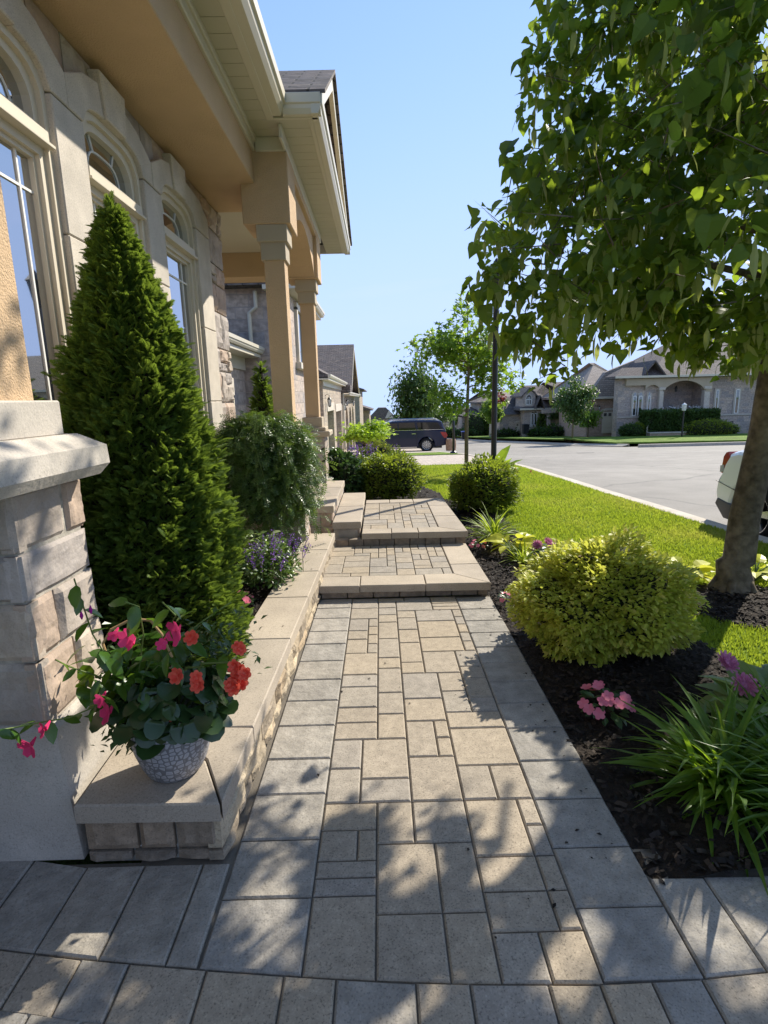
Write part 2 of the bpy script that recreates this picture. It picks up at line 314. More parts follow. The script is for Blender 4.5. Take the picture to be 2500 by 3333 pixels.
MT['blade'] = leafmat('daylily_blade', [(.06,.13,.015),(.10,.19,.02),(.08,.15,.03)], (.5,.75,.03), .45, .4)
MT['grass'] = leafmat('grass_blade', [(.12,.20,.02),(.18,.27,.022),(.24,.32,.03),(.33,.35,.06),(.42,.38,.12)], (.60,.72,.05), .4, .5, patch=.9)
MT['hosta'] = leafmat('hosta_leaf', [(.20,.30,.10),(.27,.36,.13),(.34,.40,.2)], (.6,.75,.2), .4, .4)
MT['chart'] = leafmat('chartreuse_leaf', [(.50,.52,.04),(.6,.6,.06),(.45,.5,.04)], (.85,.85,.1), .4)
MT['begleaf'] = leafmat('begonia_leaf', [(.020,.048,.014),(.028,.062,.018),(.035,.07,.02)], (.1,.22,.02), .15, .3, .5)
MT['mandleaf'] = leafmat('mandevilla_leaf', [(.045,.11,.015),(.06,.14,.02),(.035,.085,.015)], (.3,.5,.03), .3, .25, .6)
MT['darkleaf'] = leafmat('dark_green_leaf', [(.04,.08,.025),(.06,.11,.035)], (.15,.28,.05), .25, .35)
MT['redleaf'] = leafmat('red_maple_leaf', [(.13,.02,.015),(.2,.04,.02)], (.5,.06,.04), .35)
def petal(name, a, b, tr=.3): return leafmat(name, [a, b], tuple(min(1, x*1.2) for x in b), tr, .5, .2)
MT['p_red'] = petal('begonia_petal', (.78,.08,.05), (.88,.20,.13)); MT['p_pink'] = petal('mandevilla_petal', (.70,.03,.13), (.80,.07,.22))
MT['p_imp'] = petal('impatiens_petal', (.80,.16,.25), (.85,.28,.36)); MT['p_salvia'] = petal('salvia_petal', (.18,.06,.42), (.30,.12,.55))
MT['p_dahlia'] = petal('dahlia_petal', (.48,.13,.27), (.66,.30,.44)); MT['p_magenta'] = petal('magenta_petal', (.4,.01,.25), (.5,.03,.35))
MT['p_canna'] = petal('canna_petal', (.7,.2,.08), (.6,.08,.10)); MT['p_spirea'] = petal('spirea_flower', (.5,.25,.25), (.6,.33,.33))
MT['wood'] = solid('bamboo', (.42,.27,.12), nscale=20, bump=.2)
# ------------------------------------------------------------------ foliage helpers
def rots(n, yaw=None, pitch=None, roll=None, s=1.0, sj=.25):
    """rotation*scale matrices: leaf lies in local xy pointing +y; yaw about z, pitch lifts the tip, roll about its axis"""
    yaw = rng.uniform(0, 2*np.pi, n) if yaw is None else yaw
    pitch = rng.uniform(-1, 1, n) if pitch is None else pitch
    roll = rng.uniform(-.6, .6, n) if roll is None else roll
    cy, sy, cp, sp, cr_, sr = np.cos(yaw), np.sin(yaw), np.cos(pitch), np.sin(pitch), np.cos(roll), np.sin(roll)
    Z = np.zeros(n); O = np.ones(n)
    Rz = np.stack([cy, -sy, Z, sy, cy, Z, Z, Z, O], 1).reshape(n, 3, 3)
    Rx = np.stack([O, Z, Z, Z, cp, -sp, Z, sp, cp], 1).reshape(n, 3, 3)
    Ry = np.stack([cr_, Z, sr, Z, O, Z, -sr, Z, cr_], 1).reshape(n, 3, 3)
    S = (s*(1+rng.uniform(-sj, sj, n)))[:, None, None]
    return Rz @ Rx @ Ry*S
def T_(vs): return np.array(vs, dtype=float)
def leaf_outline(half, fold=.18, curl=.25):
    """half outline [(x,y)..] from base to tip (right side) -> folded leaf"""
    k = len(half); mid = [(0, y, -curl*y*y) for x, y in half]; rt = [(x, y, fold*x-curl*y*y) for x, y in half]; lf = [(-x, y, fold*x-curl*y*y) for x, y in half]
    vs = mid+rt+lf; fs = []
    for i in range(k-1): fs += [(i, k+i, k+i+1, i+1), (i, i+1, 2*k+i+1, 2*k+i)]
    return T_(vs), fs
LF_HEART = leaf_outline([(.02, 0), (.34, -.08), (.48, .18), (.40, .52), (.17, .82), (0.005, 1.05)], .22, .28)
LF_OVAL = leaf_outline([(.01, 0), (.2, .2), (.27, .5), (.16, .8), (.005, 1)], .2, .25)
LF_SMALL = (T_([(0,0,0),(.28,.45,.06),(0,1,-.1),(-.28,.45,.06)]), [(0,1,2),(0,2,3)])
LF_LANCE = leaf_outline([(.01, 0), (.13, .3), (.12, .65), (.005, 1)], .15, .2)
LF_ROUND = leaf_outline([(.05, .0), (.38, -.12), (.55, .18), (.50, .55), (.3, .82), (.02, .92)], .12, .18)
LF_HOSTA = leaf_outline([(.02, 0), (.25, .12), (.34, .4), (.24, .75), (.005, 1.05)], .3, .3)
def star():
    a = []; 
    for k in range(10):
        t = math.pi*(k/10*2)-math.pi/2; r = .55 if k % 2 == 0 else .24
        a.append((r*math.cos(t), .5-r*math.sin(t)*-1 if False else .5+r*math.sin(t), .05*math.cos(k)))
    return T_(a+[(0, .5, .05)]), [(k, (k+1) % 10, 10) for k in range(10)]
LF_STAR = star()
def frond():
    """flat cedar spray: short forked branchlets"""
    vs = []; fs = []
    def seg(p, q, w):
        d = np.array(q, float)-np.array(p, float); d /= np.linalg.norm(d); nx = np.array([-d[1], d[0]])*w; k = len(vs)
        vs.extend([(p[0]-nx[0]*.6, p[1]-nx[1]*.6, 0), (p[0]+nx[0]*.6, p[1]+nx[1]*.6, 0), ((p[0]+q[0])/2+nx[0], (p[1]+q[1])/2+nx[1], .02), (q[0], q[1], 0), ((p[0]+q[0])/2-nx[0], (p[1]+q[1])/2-nx[1], .02)])
        fs.append((k, k+1, k+2, k+3, k+4))
    seg((0, 0), (0, 1), .035)
    for y, a, l in ((.12,.8,.42),(.24,.78,.44),(.36,.75,.42),(.48,.7,.38),(.6,.65,.32),(.72,.6,.26),(.84,.55,.18)):
        for sg in (-1, 1): seg((0, y), (sg*math.sin(a)*l, y+math.cos(a)*l), .042)
    v = T_(vs); v[:, 2] += -.35*v[:, 1]**2; return v, fs
LF_FROND = frond()
def pinnate():
    vs = []; fs = []
    for i in range(5):
        y = .15+.18*i; 
        for sg in (-1, 1):
            k = len(vs); vs += [(0, y, 0), (sg*.12, y-.01, .02), (sg*.24, y+.06, 0), (sg*.13, y+.11, .02)]; fs.append((k, k+1, k+2, k+3) if sg > 0 else (k+3, k+2, k+1, k))
    k = len(vs); vs += [(-.008, 0, 0), (.008, 0, 0), (.008, 1, 0), (-.008, 1, 0)]; fs.append((k, k+1, k+2, k+3))
    v = T_(vs); v[:, 2] -= .4*v[:, 1]**2; return v, fs
LF_PIN = pinnate()
def scatter(mb, tpl, P, size, yaw=None, pitch=None, roll=None, sj=.3, m=0):
    mb.inst(tpl[0], tpl[1], rots(len(P), yaw, pitch, roll, size, sj), np.asarray(P, float), m); return mb
def shell(n, c, r, inner=.75, lump=.12, zmin=None, freq=2.5, seed=0):
    """points near the surface of a lumpy ellipsoid with their outward yaw/elevation"""
    d = rng.normal(size=(n*2, 3)); d /= np.linalg.norm(d, axis=1)[:, None]
    if zmin is not None: d = d[d[:, 2] > zmin]
    d = d[:n]; k = np.array([1+lump*1.6*noise.noise(Vector((x*freq+seed, y*freq, z*freq))) for x, y, z in d])
    q = rng.uniform(inner, 1, len(d))**.6*k; P = d*q[:, None]*np.array(r)+np.array(c)
    return P, np.arctan2(-d[:, 0], d[:, 1]), np.arcsin(np.clip(d[:, 2], -1, 1))
def blob(mb, c, r, lump=.15, n=20, seed=3, m=0):
    vs = []; fs = []
    for i in range(n+1):
        th = math.pi*i/n
        for j in range(n*2):
            ph = math.pi*j/n; d = Vector((math.sin(th)*math.cos(ph), math.sin(th)*math.sin(ph), math.cos(th)))
            k = 1+lump*noise.noise(d*2.5+Vector((seed, 0, 0))); vs.append((c[0]+d.x*r[0]*k, c[1]+d.y*r[1]*k, c[2]+d.z*r[2]*k))
    for i in range(n):
        for j in range(n*2): a = i*n*2+j; b = i*n*2+(j+1) % (n*2); fs.append((a, b, b+n*2, a+n*2))
    mb.add(vs, fs, m)
def shrub(name, c, r, n, size, mat, label, cat='shrub', tpl=LF_SMALL, lump=.18, group=None, zmin=-.75, core=.72, flowers=None, seed=0, stems=True):
    t = thing(name, (c[0], c[1], c[2]-r[2]), label, cat, group)
    mb = MB(); P, yw, el = shell(n, c, r, .72, lump, zmin, seed=seed); P += np.array([.35*size*noise.noise(Vector(tuple(p*14))) for p in P])[:, None]*np.array([1, 1, 1.5]); P[:, 2] += (rng.uniform(0, 1, len(P)) < .12)*rng.uniform(0, size*1.2, len(P))
    scatter(mb, tpl, P, size, yw+rng.uniform(-1.1, 1.1, len(P)), el*.5+rng.uniform(-.4, .9, len(P)), None, .4); mb.build('foliage', mat, t)
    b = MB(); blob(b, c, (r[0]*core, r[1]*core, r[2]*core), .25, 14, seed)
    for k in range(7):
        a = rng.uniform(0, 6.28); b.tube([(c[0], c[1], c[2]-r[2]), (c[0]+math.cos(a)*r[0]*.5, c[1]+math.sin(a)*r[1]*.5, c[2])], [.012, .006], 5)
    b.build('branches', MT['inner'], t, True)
    if flowers:
        fm, fn, fs = flowers; P, yw, el = shell(fn, c, r, .96, lump, .15, seed=seed)
        for p in P: b = MB(); Q = p+rng.normal(size=(14, 3))*np.array([1, 1, .35])*fs; scatter(b, LF_SMALL, Q, fs*.7); b.build('flower_head', fm, t)
    return t
# ------------------------------------------------------------------ terrain
GY = [(-40,0),(5,0),(8,-.03),(11,-.09),(14,-.2),(18,-.42),(22.7,-.72),(34,-1.6),(46,-2.3),(85,-4.5),(110,-6),(300,-14),(1500,-40)]
def g(y): return float(np.interp(y, [a for a, _ in GY], [b for _, b in GY]))
def strip(name, ys, xl, xr, n, dz, mat, label=None, skirt=0, kind='structure', cat=None, follow=g):
    mb = MB(); vs = []; m = len(ys)
    for y in ys:
        a, b = xl(y), xr(y)
        for i in range(n+1): x = a+(b-a)*i/n; vs.append((x, y, follow(y)+(dz(x, y) if callable(dz) else dz)))
    fs = [(j*(n+1)+i, j*(n+1)+i+1, (j+1)*(n+1)+i+1, (j+1)*(n+1)+i) for j in range(m-1) for i in range(n)]
    if skirt:
        k = len(vs); rim = [i for i in range(n+1)]+[j*(n+1)+n for j in range(1, m)]+[(m-1)*(n+1)+i for i in range(n-1, -1, -1)]+[j*(n+1) for j in range(m-2, 0, -1)]
        vs += [(vs[i][0], vs[i][1], vs[i][2]-skirt) for i in rim]; q = len(rim)
        fs += [(rim[(i+1) % q], rim[i], k+i, k+(i+1) % q) for i in range(q)]
    mb.add(vs, fs); o = mb.build(name, mat, None, False); return tag(o, label, cat, None, kind)
def curbx(y): return float(np.interp(y, [-20,0,3,6.1,9.25,11.3,14,19.4,30,45,70,110,200], [5.4,4.75,4.4,4.05,3.80,3.70,3.66,3.60,3.1,2.6,1.5,-1,-6]))
def farx(y): return float(np.interp(y, [-20,36,37.5,42,47,60,90,120,200], [80,80,17,15,14.6,12.3,10,7.5,3]))
ysall = list(np.concatenate([np.arange(-20, 24, .5), np.arange(24, 60, 1.5), np.arange(60, 201, 5)]))
strip('ground', [-60,-20,0,5,8,11,14,18,22.7,28,34,46,60,85,110,300,1500], lambda y: -900, lambda y: 900, 2, -.32, MT['grassfar'], 'green land falling away to the horizon')
strip('road', [y for y in ysall if y <= 200], lambda y: curbx(y)+.3, lambda y: farx(y)-.1, 12, -.20, MT['asphalt'], 'worn grey asphalt street curving downhill')
strip('far_road', [200,240,300], lambda y: -6, lambda y: 3, 1, -.20, MT['asphalt'], 'distant end of the asphalt street')
MT['castiron0'] = solid('tar_seam', (.07,.065,.06), bump=0)
# kerb: low rolled concrete edge following the street
def ribbon(name, ys, xf, prof, mat, label, cat=None, kind='structure'):
    """prof: list of (dx,dz) swept along x=xf(y), z=g(y)"""
    mb = MB(); k = len(prof); vs = [(xf(y)+dx, y, g(y)+dz) for y in ys for dx, dz in prof]
    mb.add(vs, [(i*k+j, i*k+j+1, (i+1)*k+j+1, (i+1)*k+j) for i in range(len(ys)-1) for j in range(k-1)])
    return tag(mb.build(name, mat), label, cat, None, kind)
KP = [(-.05,-.3),(-.05,.012),(-.03,.018),(.16,.014),(.22,-.01),(.28,-.09),(.34,-.165),(.56,-.192),(.56,-.3)]
ribbon('kerb', [y for y in ysall if y <= 110], curbx, KP, MT['curb'], 'pale concrete kerb and gutter along the lawn')
ribbon('gutter_seam', [y for y in ysall if y <= 60], lambda y: curbx(y)+.555, [(0,-.30),(0,-.19),(.025,-.192),(.025,-.30)], MT['castiron0'], 'thin dark seam between kerb gutter and asphalt')
ribbon('far_kerb', [y for y in ysall if 37 <= y <= 110], farx, [(-.4,-.25),(-.4,-.132),(-.15,-.11),(-.05,-.03),(.06,-.005),(.06,-.25)], MT['curb'], 'concrete kerb on the far side of the street')
mb = MB(); mb.cbox(17, 80, 35.9, 36.15, g(36)-.3, g(36)-.0, .02); tag(mb.build('corner_kerb', MT['curb']), 'straight kerb of the side street', None, None, 'structure')
# gutter puddle / storm grate
# lawns -------------------------------------------------------------
def ledge(y): return float(np.interp(y, [2.4,2.86,3.17,3.36,4.3,5.22,5.67,6.46,7.2,8.0,9.5], [2.02,2.01,1.99,1.93,1.78,1.70,1.61,1.59,1.60,1.30,.75]))
lys = list(np.concatenate([np.arange(1.2, 9.6, .2), np.arange(9.75, 15.8, .35)]))
def lawnL(y): return ledge(y) if y < 9.5 else -2.3
strip('lawn', lys, ledge if False else lawnL, lambda y: curbx(y)-.05, 14, lambda x, y: .0+.004*math.sin(x*5+y*3), MT['grassbase'], 'bright sunlit front lawn beside the path', skirt=.06)
strip('driveway', [15.6, 17, 18.5, 20, 21.5, 22.7], lambda y: -2.25, lambda y: curbx(y)+.3*(y < 16 or y > 22), 6, -.005, MT['drive'], 'pinkish paver driveway of the neighbouring house', skirt=.1)
strip('lawn_strip', [22.7, 24, 26, 28.0], lambda y: -2.2, lambda y: curbx(y)-.05, 5, .02, MT['grassbase'], 'narrow lawn strip between two driveways', skirt=.1)
strip('next_driveway', [28.0, 30, 32, 34, 36, 38, 40.5], lambda y: -2.25, lambda y: curbx(y)+.1, 5, .0, MT['drive'], 'paver driveway with the dark vehicle', skirt=.1)
strip('next_lawn', [40.5, 44, 48, 56, 60], lambda y: -2.2, lambda y: curbx(y)-.05, 4, .02, MT['grassfar'], 'lawn past the second driveway', skirt=.1)
strip('verge', [60, 70, 85, 110], lambda y: -12, lambda y: curbx(y)-.05, 4, .02, MT['grassfar'], 'grass verge further down the street', skirt=.1)
strip('side_lawn', [36.1, 37, 38.5, 41, 44.5], lambda y: farx(y)+.05, lambda y: 80, 8, lambda x, y: .02+max(0, (y-37))*.05, MT['grassfar'], 'lawn band in front of the stone house with hedge', skirt=.1)
strip('far_gardens', [44.5, 50, 60, 75, 90, 110, 160], lambda y: farx(y)+.05, lambda y: 90, 8, lambda x, y: .30, MT['grassfar'], 'lawns and planting before the houses across the street', skirt=.1)
# house-side ground
mb = MB(); mb.cbox(-14, -.5, 5.4, 15.55, -.4, -.02); mb.cbox(-14, -2.2, 15.55, 22.6, -1.6, -.5); tag(mb.build('side_yard', MT['mulch']), 'dark mulched ground between the houses', None, None, 'structure')
# grass blades --------------------------------------------------------
def blades(n, xf, zf, mb, hs=.05):
    u = rng.uniform(0, 1, n); y0, y1 = 2.4, 15.5; y = y0*(y1/y0)**u                 # denser near the viewer
    x = rng.uniform(.2, 4.4, n); lo = np.array([xf(a) for a in y]); hi = np.array([curbx(a) for a in y])-.04
    k = (x > lo-.03+rng.normal(size=n)*.015) & (x < hi) & ((x-2.72)**2+(y-3.85)**2 > (.42+.03*rng.normal(size=n))**2); x, y = x[k], y[k]; n = len(x)
    z = np.interp(y, [a for a, _ in GY], [b for _, b in GY])
    h = hs*rng.uniform(.5, 1.2, n)*(1+.02*y); wd = .0028*(1+y*.22); a = rng.uniform(0, 6.28, n); t = rng.uniform(.1, .8, n)
    tpl = (T_([(-1,0,0),(1,0,0),(.6,.5,.6),(0,1,1),(-.6,.5,.6)]), [(0,1,2,3,4)])
    R = np.zeros((n, 3, 3)); ca, sa = np.cos(a), np.sin(a); R[:, 0, 0] = ca*wd; R[:, 1, 0] = sa*wd
    R[:, 0, 1] = -sa*h*t; R[:, 1, 1] = ca*h*t; R[:, 2, 2] = h
    mb.inst(*tpl, R, np.stack([x, y, z-.004], 1))
mb = MB(); blades(230000, lawnL, g, mb, .034); tag(mb.build('lawn_grass', MT['grass']), 'short bright green grass of the front lawn', 'grass', None, 'stuff')
# ------------------------------------------------------------------ paving
pav = MB(); J = .0026
def slab(mb, poly, z0, z1, b=.006, m=0, gap=J):
    c = np.mean(poly, axis=0); n = len(poly); ins = []
    A = sum(poly[i][0]*poly[(i+1) % n][1]-poly[(i+1) % n][0]*poly[i][1] for i in range(n)); sg = 1 if A > 0 else -1
    for i in range(n):
        p0, p1, p2 = (np.array(poly[j % n], float) for j in (i-1, i, i+1)); d1 = (p1-p0)/np.linalg.norm(p1-p0); d2 = (p2-p1)/np.linalg.norm(p2-p1)
        nn = np.array([-d1[1]-d2[1], d1[0]+d2[0]], float)*sg; nn = nn/max(.3, nn.dot(nn)/2); ins.append(tuple(p1+nn*gap))
    z1 += random.uniform(-.0012, .0012)
    if sg < 0: ins = ins[::-1]
    mb.prism(ins, 'z', z0, z1, m, b)
X0, X1, X2, X3 = -.567, -.264, .583, .866
FARL, FARR = 4.27, 4.23
arc = [(-2.6,1.60),(-1.6,1.42),(-1.193,1.367),(-.922,1.328),(-.57,1.29),(-.236,1.258),(.1,1.232),(.575,1.217),(.855,1.224),(1.051,1.237),(1.5,1.29),(2.2,1.40),(3,1.56)]
def ay(x, d=0): return float(np.interp(x, [a for a, _ in arc], [b for _, b in arc]))-d
ysL = [1.275-.0,1.514,1.758,1.998,2.227,2.486,2.72,2.949,3.182,3.426,3.631,3.866,4.07,4.27]
ysR = [1.223,1.448,1.687,1.931,2.167,2.416,2.644,2.872,3.097,3.316,3.54,3.752,3.977,4.235]
for a, b in zip(ysL[:-1], ysL[1:]): slab(pav, [(X0+(a-1.3)*.01, a if a > 1.3 else ay(X0)), (X1, a if a > 1.3 else ay(X1)), (X1, b), (X0+(b-1.3)*.01, b)], -.05, 0, m=1)
for a, b in zip(ysR[:-1], ysR[1:]): slab(pav, [(X2, a), (X3, a), (X3, b), (X2, b)], -.05, 0, m=1)
def field(mb, x0, x1, y0, y1, z1, nx, ny, pieces, seed, thick=.05, m=0, b=.006, clip=False):
    r = random.Random(seed); occ = np.zeros((ny, nx), bool); ux, uy = (x1-x0)/nx, (y1-y0)/ny
    B = (lambda x: ay(x)) if clip else (lambda x: y0)
    for j in range(ny):
        for i in range(nx):
            if occ[j, i]: continue
            ps = pieces[:]; r.shuffle(ps)
            for w_, h_ in ps+[(2, 1), (1, 2), (1, 1)]:
                if i+w_ <= nx and j+h_ <= ny and not occ[j:j+h_, i:i+w_].any(): break
            occ[j:j+h_, i:i+w_] = True
            slab(mb, [(x0+i*ux, y0+j*uy if j else B(x0+i*ux)), (x0+(i+w_)*ux, y0+j*uy if j else B(x0+(i+w_)*ux)), (x0+(i+w_)*ux, y0+(j+h_)*uy), (x0+i*ux, y0+(j+h_)*uy)], z1-thick, z1, b, m)
field(pav, X1, X2, 1.235, 4.26, -.001, 12, 43, [(4,4),(4,3),(3,4),(4,3),(3,2),(2,3),(3,3),(2,2),(3,2),(4,2),(2,4),(3,1)], 11, clip=True)
xs = [-2.5,-2.2,-1.95,-1.72,-1.5,-1.29,-1.08,-.875,-.668,-.572]
for a, b in zip(xs[:-1], xs[1:]): slab(pav, [(a, ay(a)), (b, ay(b)), (b, 1.66 if b > -1.1 else 1.70), (a, 1.66 if a > -1.1 else 1.70)], -.05, 0, m=1)
xs = [.868,1.05,1.24,1.44,1.66,1.9,2.15,2.4,2.7,3.0]
for a, b in zip(xs[:-1], xs[1:]): slab(pav, [(a, ay(a)), (b, ay(b)), (b, 1.548), (a, 1.552)], -.05, 0, m=1)
xsB = [-2.4,-2.15,-1.92,-1.7,-1.48,-1.27,-1.077,-.926,-.775,-.543,-.315,-.165,.06,.21,.427,.57,.715,.856,1.09,1.3,1.55,1.8,2.05,2.3]
for row in range(9):
    d0, d1 = row*.165, (row+1)*.165; off = [0, .09, -.06, .05, -.1, .03, .08, -.04, 0][row]
    for a, b in zip(xsB[:-1], xsB[1:]): slab(pav, [(a+off, ay(a, d1)), (b+off, ay(b, d1)), (b+off, ay(b, d0)), (a+off, ay(a, d0))], -.05, 0, m=0 if random.random() < .55 else 1)
tag(pav.build('path', [MT['paver'], MT['slate']]), 'front walk of tan and grey pavers with grey borders', None, None, 'structure')
mb = MB(); mb.cbox(-3, 3.2, -.6, 1.68, -.1, -.012); mb.cbox(-.9, .87, 1.68, 4.3, -.1, -.0125); tag(mb.build('joint_bed', MT['joint']), 'dark jointing sand under the pavers', None, None, 'structure')
# ------------------------------------------------------------------ beds with bark mulch
def bed(name, pts, zf, n, label):
    mb = MB(); xs_ = [p[0] for p in pts]; ys_ = [p[1] for p in pts]; x0, x1, y0, y1 = min(xs_), max(xs_), min(ys_), max(ys_)
    def inside(x, y):
        c = False; k = len(pts)
        for i in range(k):
            (ax, ay_), (bx, by) = pts[i], pts[(i+1) % k]
            if (ay_ > y) != (by > y) and x < (bx-ax)*(y-ay_)/(by-ay_)+ax: c = not c
        return c
    st = .05; nx, ny = int((x1-x0)/st)+2, int((y1-y0)/st)+2; vs = []; fs = []
    for j in range(ny):
        for i in range(nx):
            x, y = x0+i*st, y0+j*st; vs.append((x, y, zf(x, y)+.018*noise.noise(Vector((x*9, y*9, 1)))+.01*noise.noise(Vector((x*25, y*25, 4)))))
    for j in range(ny-1):
        for i in range(nx-1):
            if inside(x0+(i+.5)*st, y0+(j+.5)*st): a = j*nx+i; fs.append((a, a+1, a+nx+1, a+nx))
    mb.add(vs, fs); P = []
    while len(P) < n:
        x, y = random.uniform(x0, x1), random.uniform(y0, y1)
        if inside(x, y): P.append((x, y, zf(x, y)+random.uniform(-.002, .018)))
    o = mb.build(name, MT['mulch']); tag(o, label, None, None, 'structure')
    m2 = MB(); tp = (T_([(-.22,0,0),(.15,-.02,.03),(.25,.9,0),(-.1,1.05,.05),(-.18,.5,.12),(.2,.5,.12)]), [(0,1,5,4),(4,5,2,3)])
    scatter(m2, tp, np.array(P), .030, None, rng.uniform(-.35, .35, n), None, .6); tag(m2.build(name+'_chips', MT['chips']), 'loose dark bark chips, '+label, 'mulch', None, 'stuff')
bp = [(X3, 1.552), (2.6, 1.54), (2.3, 2.2)]+[(ledge(y)+.03, y) for y in np.arange(2.4, 9.4, .25)]+[(.9, 9.3), (.87, 7.4), (X3, 4.2)]
bed('planting_bed', bp, lambda x, y: -.015+.05*min(1, max(0, (x-.88)*3))-(.03 if y > 6 else 0), 9000, 'dark bark mulch bed right of the path')
ring = [(2.72+.47*math.cos(a), 3.86+.42*math.sin(a)) for a in np.arange(0, 6.28, .3)]
bed('tree_ring', ring, lambda x, y: .01+.06*max(0, 1-((x-2.75)**2+(y-3.95)**2)/.22), 1500, 'dark mulch ring round the big tree')
bed('house_bed', [(-1.55,2.1),(-1.1,2.1),(-.85,2.4),(-.79,5.6),(-1.55,5.75)], lambda x, y: .2, 3500, 'raised mulch bed between wall cap and windows')
bed('far_bed', [(-.85,7.6),(.95,7.5),(1.0,9.3),(.2,11.6),(-2.2,12.2),(-2.2,8.2)], lambda x, y: .0 if y > 8 else .02, 3000, 'mulch bed beyond the landing')
# ------------------------------------------------------------------ retaining wall
rw = thing('retaining_wall', (-.7,3.5,0), 'low stone garden wall with wide tan cap slabs left of the path', 'garden wall')
def capR(y): return -.573+(y-1.63)*.0207
def capL(y): return -.865+(y-2.3)*.025
cuts = [Z for Z in (2.08, 2.95, 3.63, 4.22, 4.86, 5.50)]
mb = MB(); slab(mb, [(-1.088,1.640),(-.577,1.632),(-.70,1.87),(-.86,2.02),(-1.05,2.14),(-1.10,2.14),(-1.088,1.70)], .19, .262, .006)
slab(mb, [(-.573,1.632),(capR(2.0),2.08),(-.87,2.10),(-.86,2.02),(-.70,1.87)], .19, .261, .006)
for a, b in zip(cuts[:-1], cuts[1:]): slab(mb, [(capR(a), a), (capR(b), b), (capL(b), b), (capL(a)-(.0 if a > 2.5 else .02), a)], .19, .262, .006)
mb.build('cap', MT['coping'], rw)
def rock(mb, o, u, v, nrm, w_, h_, d_, amp=.012, seg=5, m=0, ch=.012):
    """rough-faced stone: front grid with noise, pulled back at the rim"""
    o, u, v, nrm = map(np.array, (o, u, v, nrm)); vs = []; fs = []; k = seg+1; sd_ = random.uniform(0, 99)
    base = random.uniform(0, amp*.6)
    for j in range(k):
        for i in range(k):
            s_, t_ = i/seg, j/seg; e = min(s_, 1-s_, t_, 1-t_)
            q = o+u*s_*w_+v*t_*h_; d = base+(amp*noise.noise(Vector((*(q*14),))+Vector((sd_, 0, 0)))+amp*.5*noise.noise(Vector((*(q*40),)))) if e > 0 else -ch
            if e == 0: q = q+(u*((s_ == 0)-(s_ == 1.))+v*((t_ == 0)-(t_ == 1.)))*.002
            vs.append(tuple(q+nrm*d))
    fs = [(j*k+i, j*k+i+1, (j+1)*k+i+1, (j+1)*k+i) for j in range(seg) for i in range(seg)]
    rim = [i for i in range(k)]+[j*k+seg for j in range(1, k)]+[seg*k+i for i in range(seg-1, -1, -1)]+[j*k for j in range(seg-1, 0, -1)]
    q = len(rim); n0 = len(vs); vs += [tuple(np.array(vs[i])-nrm*d_) for i in rim]; fs += [(rim[(i+1) % q], rim[i], n0+i, n0+(i+1) % q) for i in range(q)]
    if np.dot(np.cross(u, v), nrm) < 0: fs = [f[::-1] for f in fs]
    mb.add(vs, fs, m)
def ashlar(mb, o, u, v, nrm, W, H, rows, wr, amp=.01, gap=.006, seg=5, seed=1, split=.0):
    r = random.Random(seed); random.seed(seed); y = 0; ri = 0
    while y < H-.02:
        h_ = rows[ri % len(rows)]; ri += 1
        if H-y-h_ < .06: h_ = H-y
        x = 0
        while x < W-.005:
            w_ = r.uniform(*wr)
            if W-x-w_ < wr[0]*.6: w_ = W-x
            o2 = np.array(o)+np.array(u)*x+np.array(v)*y
            if split and r.random() < split and h_ > .14:
                hh = h_*r.choice([.4, .5, .6])
                rock(mb, o2+np.array(u)*gap+np.array(v)*gap, u, v, nrm, w_-2*gap, hh-2*gap, .05, amp, seg)
                rock(mb, o2+np.array(u)*gap+np.array(v)*(hh+gap*.5), u, v, nrm, w_-2*gap, h_-hh-1.5*gap, .05, amp, seg)
            else: rock(mb, o2+np.array(u)*gap+np.array(v)*gap, u, v, nrm, w_-2*gap, h_-2*gap, .05, amp, seg)
            x += w_
        y += h_
mb = MB(); ashlar(mb, (-1.085,1.668,0), (1,0,0), (0,0,1), (0,-1,0), .495, .19, [.045,.145], (.13,.2), .01, .004, 5, 9); mb.build('front_block', MT['riser'], rw)  # front face's shade is put into its colour: darker brown than the sunlit side
mb = MB(); ashlar(mb, (capR(1.63)-.012,1.66,0), (.0207,1,0), (0,0,1), (1,0,0), 3.95, .19, [.05,.14], (.18,.34), .014, .004, 5, 4)
mb.build('wall_block', MT['wallstone'], rw)
mb = MB(); mb.prism([(-1.05,1.70),(capR(1.7)-.05,1.70),(capR(5.5)-.05,5.5),(-.78,5.5),(-.84,2.2),(-1.05,2.2)], 'z', -.02, .188); mb.build('wall_core', MT['mortar'], rw)
# ------------------------------------------------------------------ steps
st = thing('front_steps', (.2,5.6,0), 'two broad landings of tan pavers edged with coping, rising towards the porch', 'steps')
mb = MB(); zt = .115
for a, b in ((-.535,-.20),(-.20,.34)): slab(mb, [(a,4.255),(b,4.245),(b,4.50),(a,4.51)], .055, zt)
slab(mb, [(.34,4.245),(.872,4.235),(.60,4.50),(.34,4.50)], .055, zt+.003)
ysx = [4.235,4.78,5.49]
slab(mb, [(.874,4.237),(.868,4.78),(.60,4.78),(.60,4.505)], .055, zt); slab(mb, [(.868,4.78),(.862,5.50),(.60,5.50),(.60,4.78)], .055, zt)
z2 = .24
for a, b in ((-.222,.09),(.09,.37)): slab(mb, [(a,5.515),(b,5.505),(b,5.73),(a,5.735)], .178, z2)
slab(mb, [(.37,5.505),(.886,5.495),(.60,5.73),(.37,5.73)], .178, z2+.002)
slab(mb, [(.889,5.497),(.87,6.3),(.60,6.3),(.60,5.735)], .178, z2); slab(mb, [(.87,6.3),(.855,6.95),(.60,6.95),(.60,6.3)], .178, z2); slab(mb, [(.855,6.95),(.846,7.44),(.60,7.20),(.60,6.95)], .178, z2)
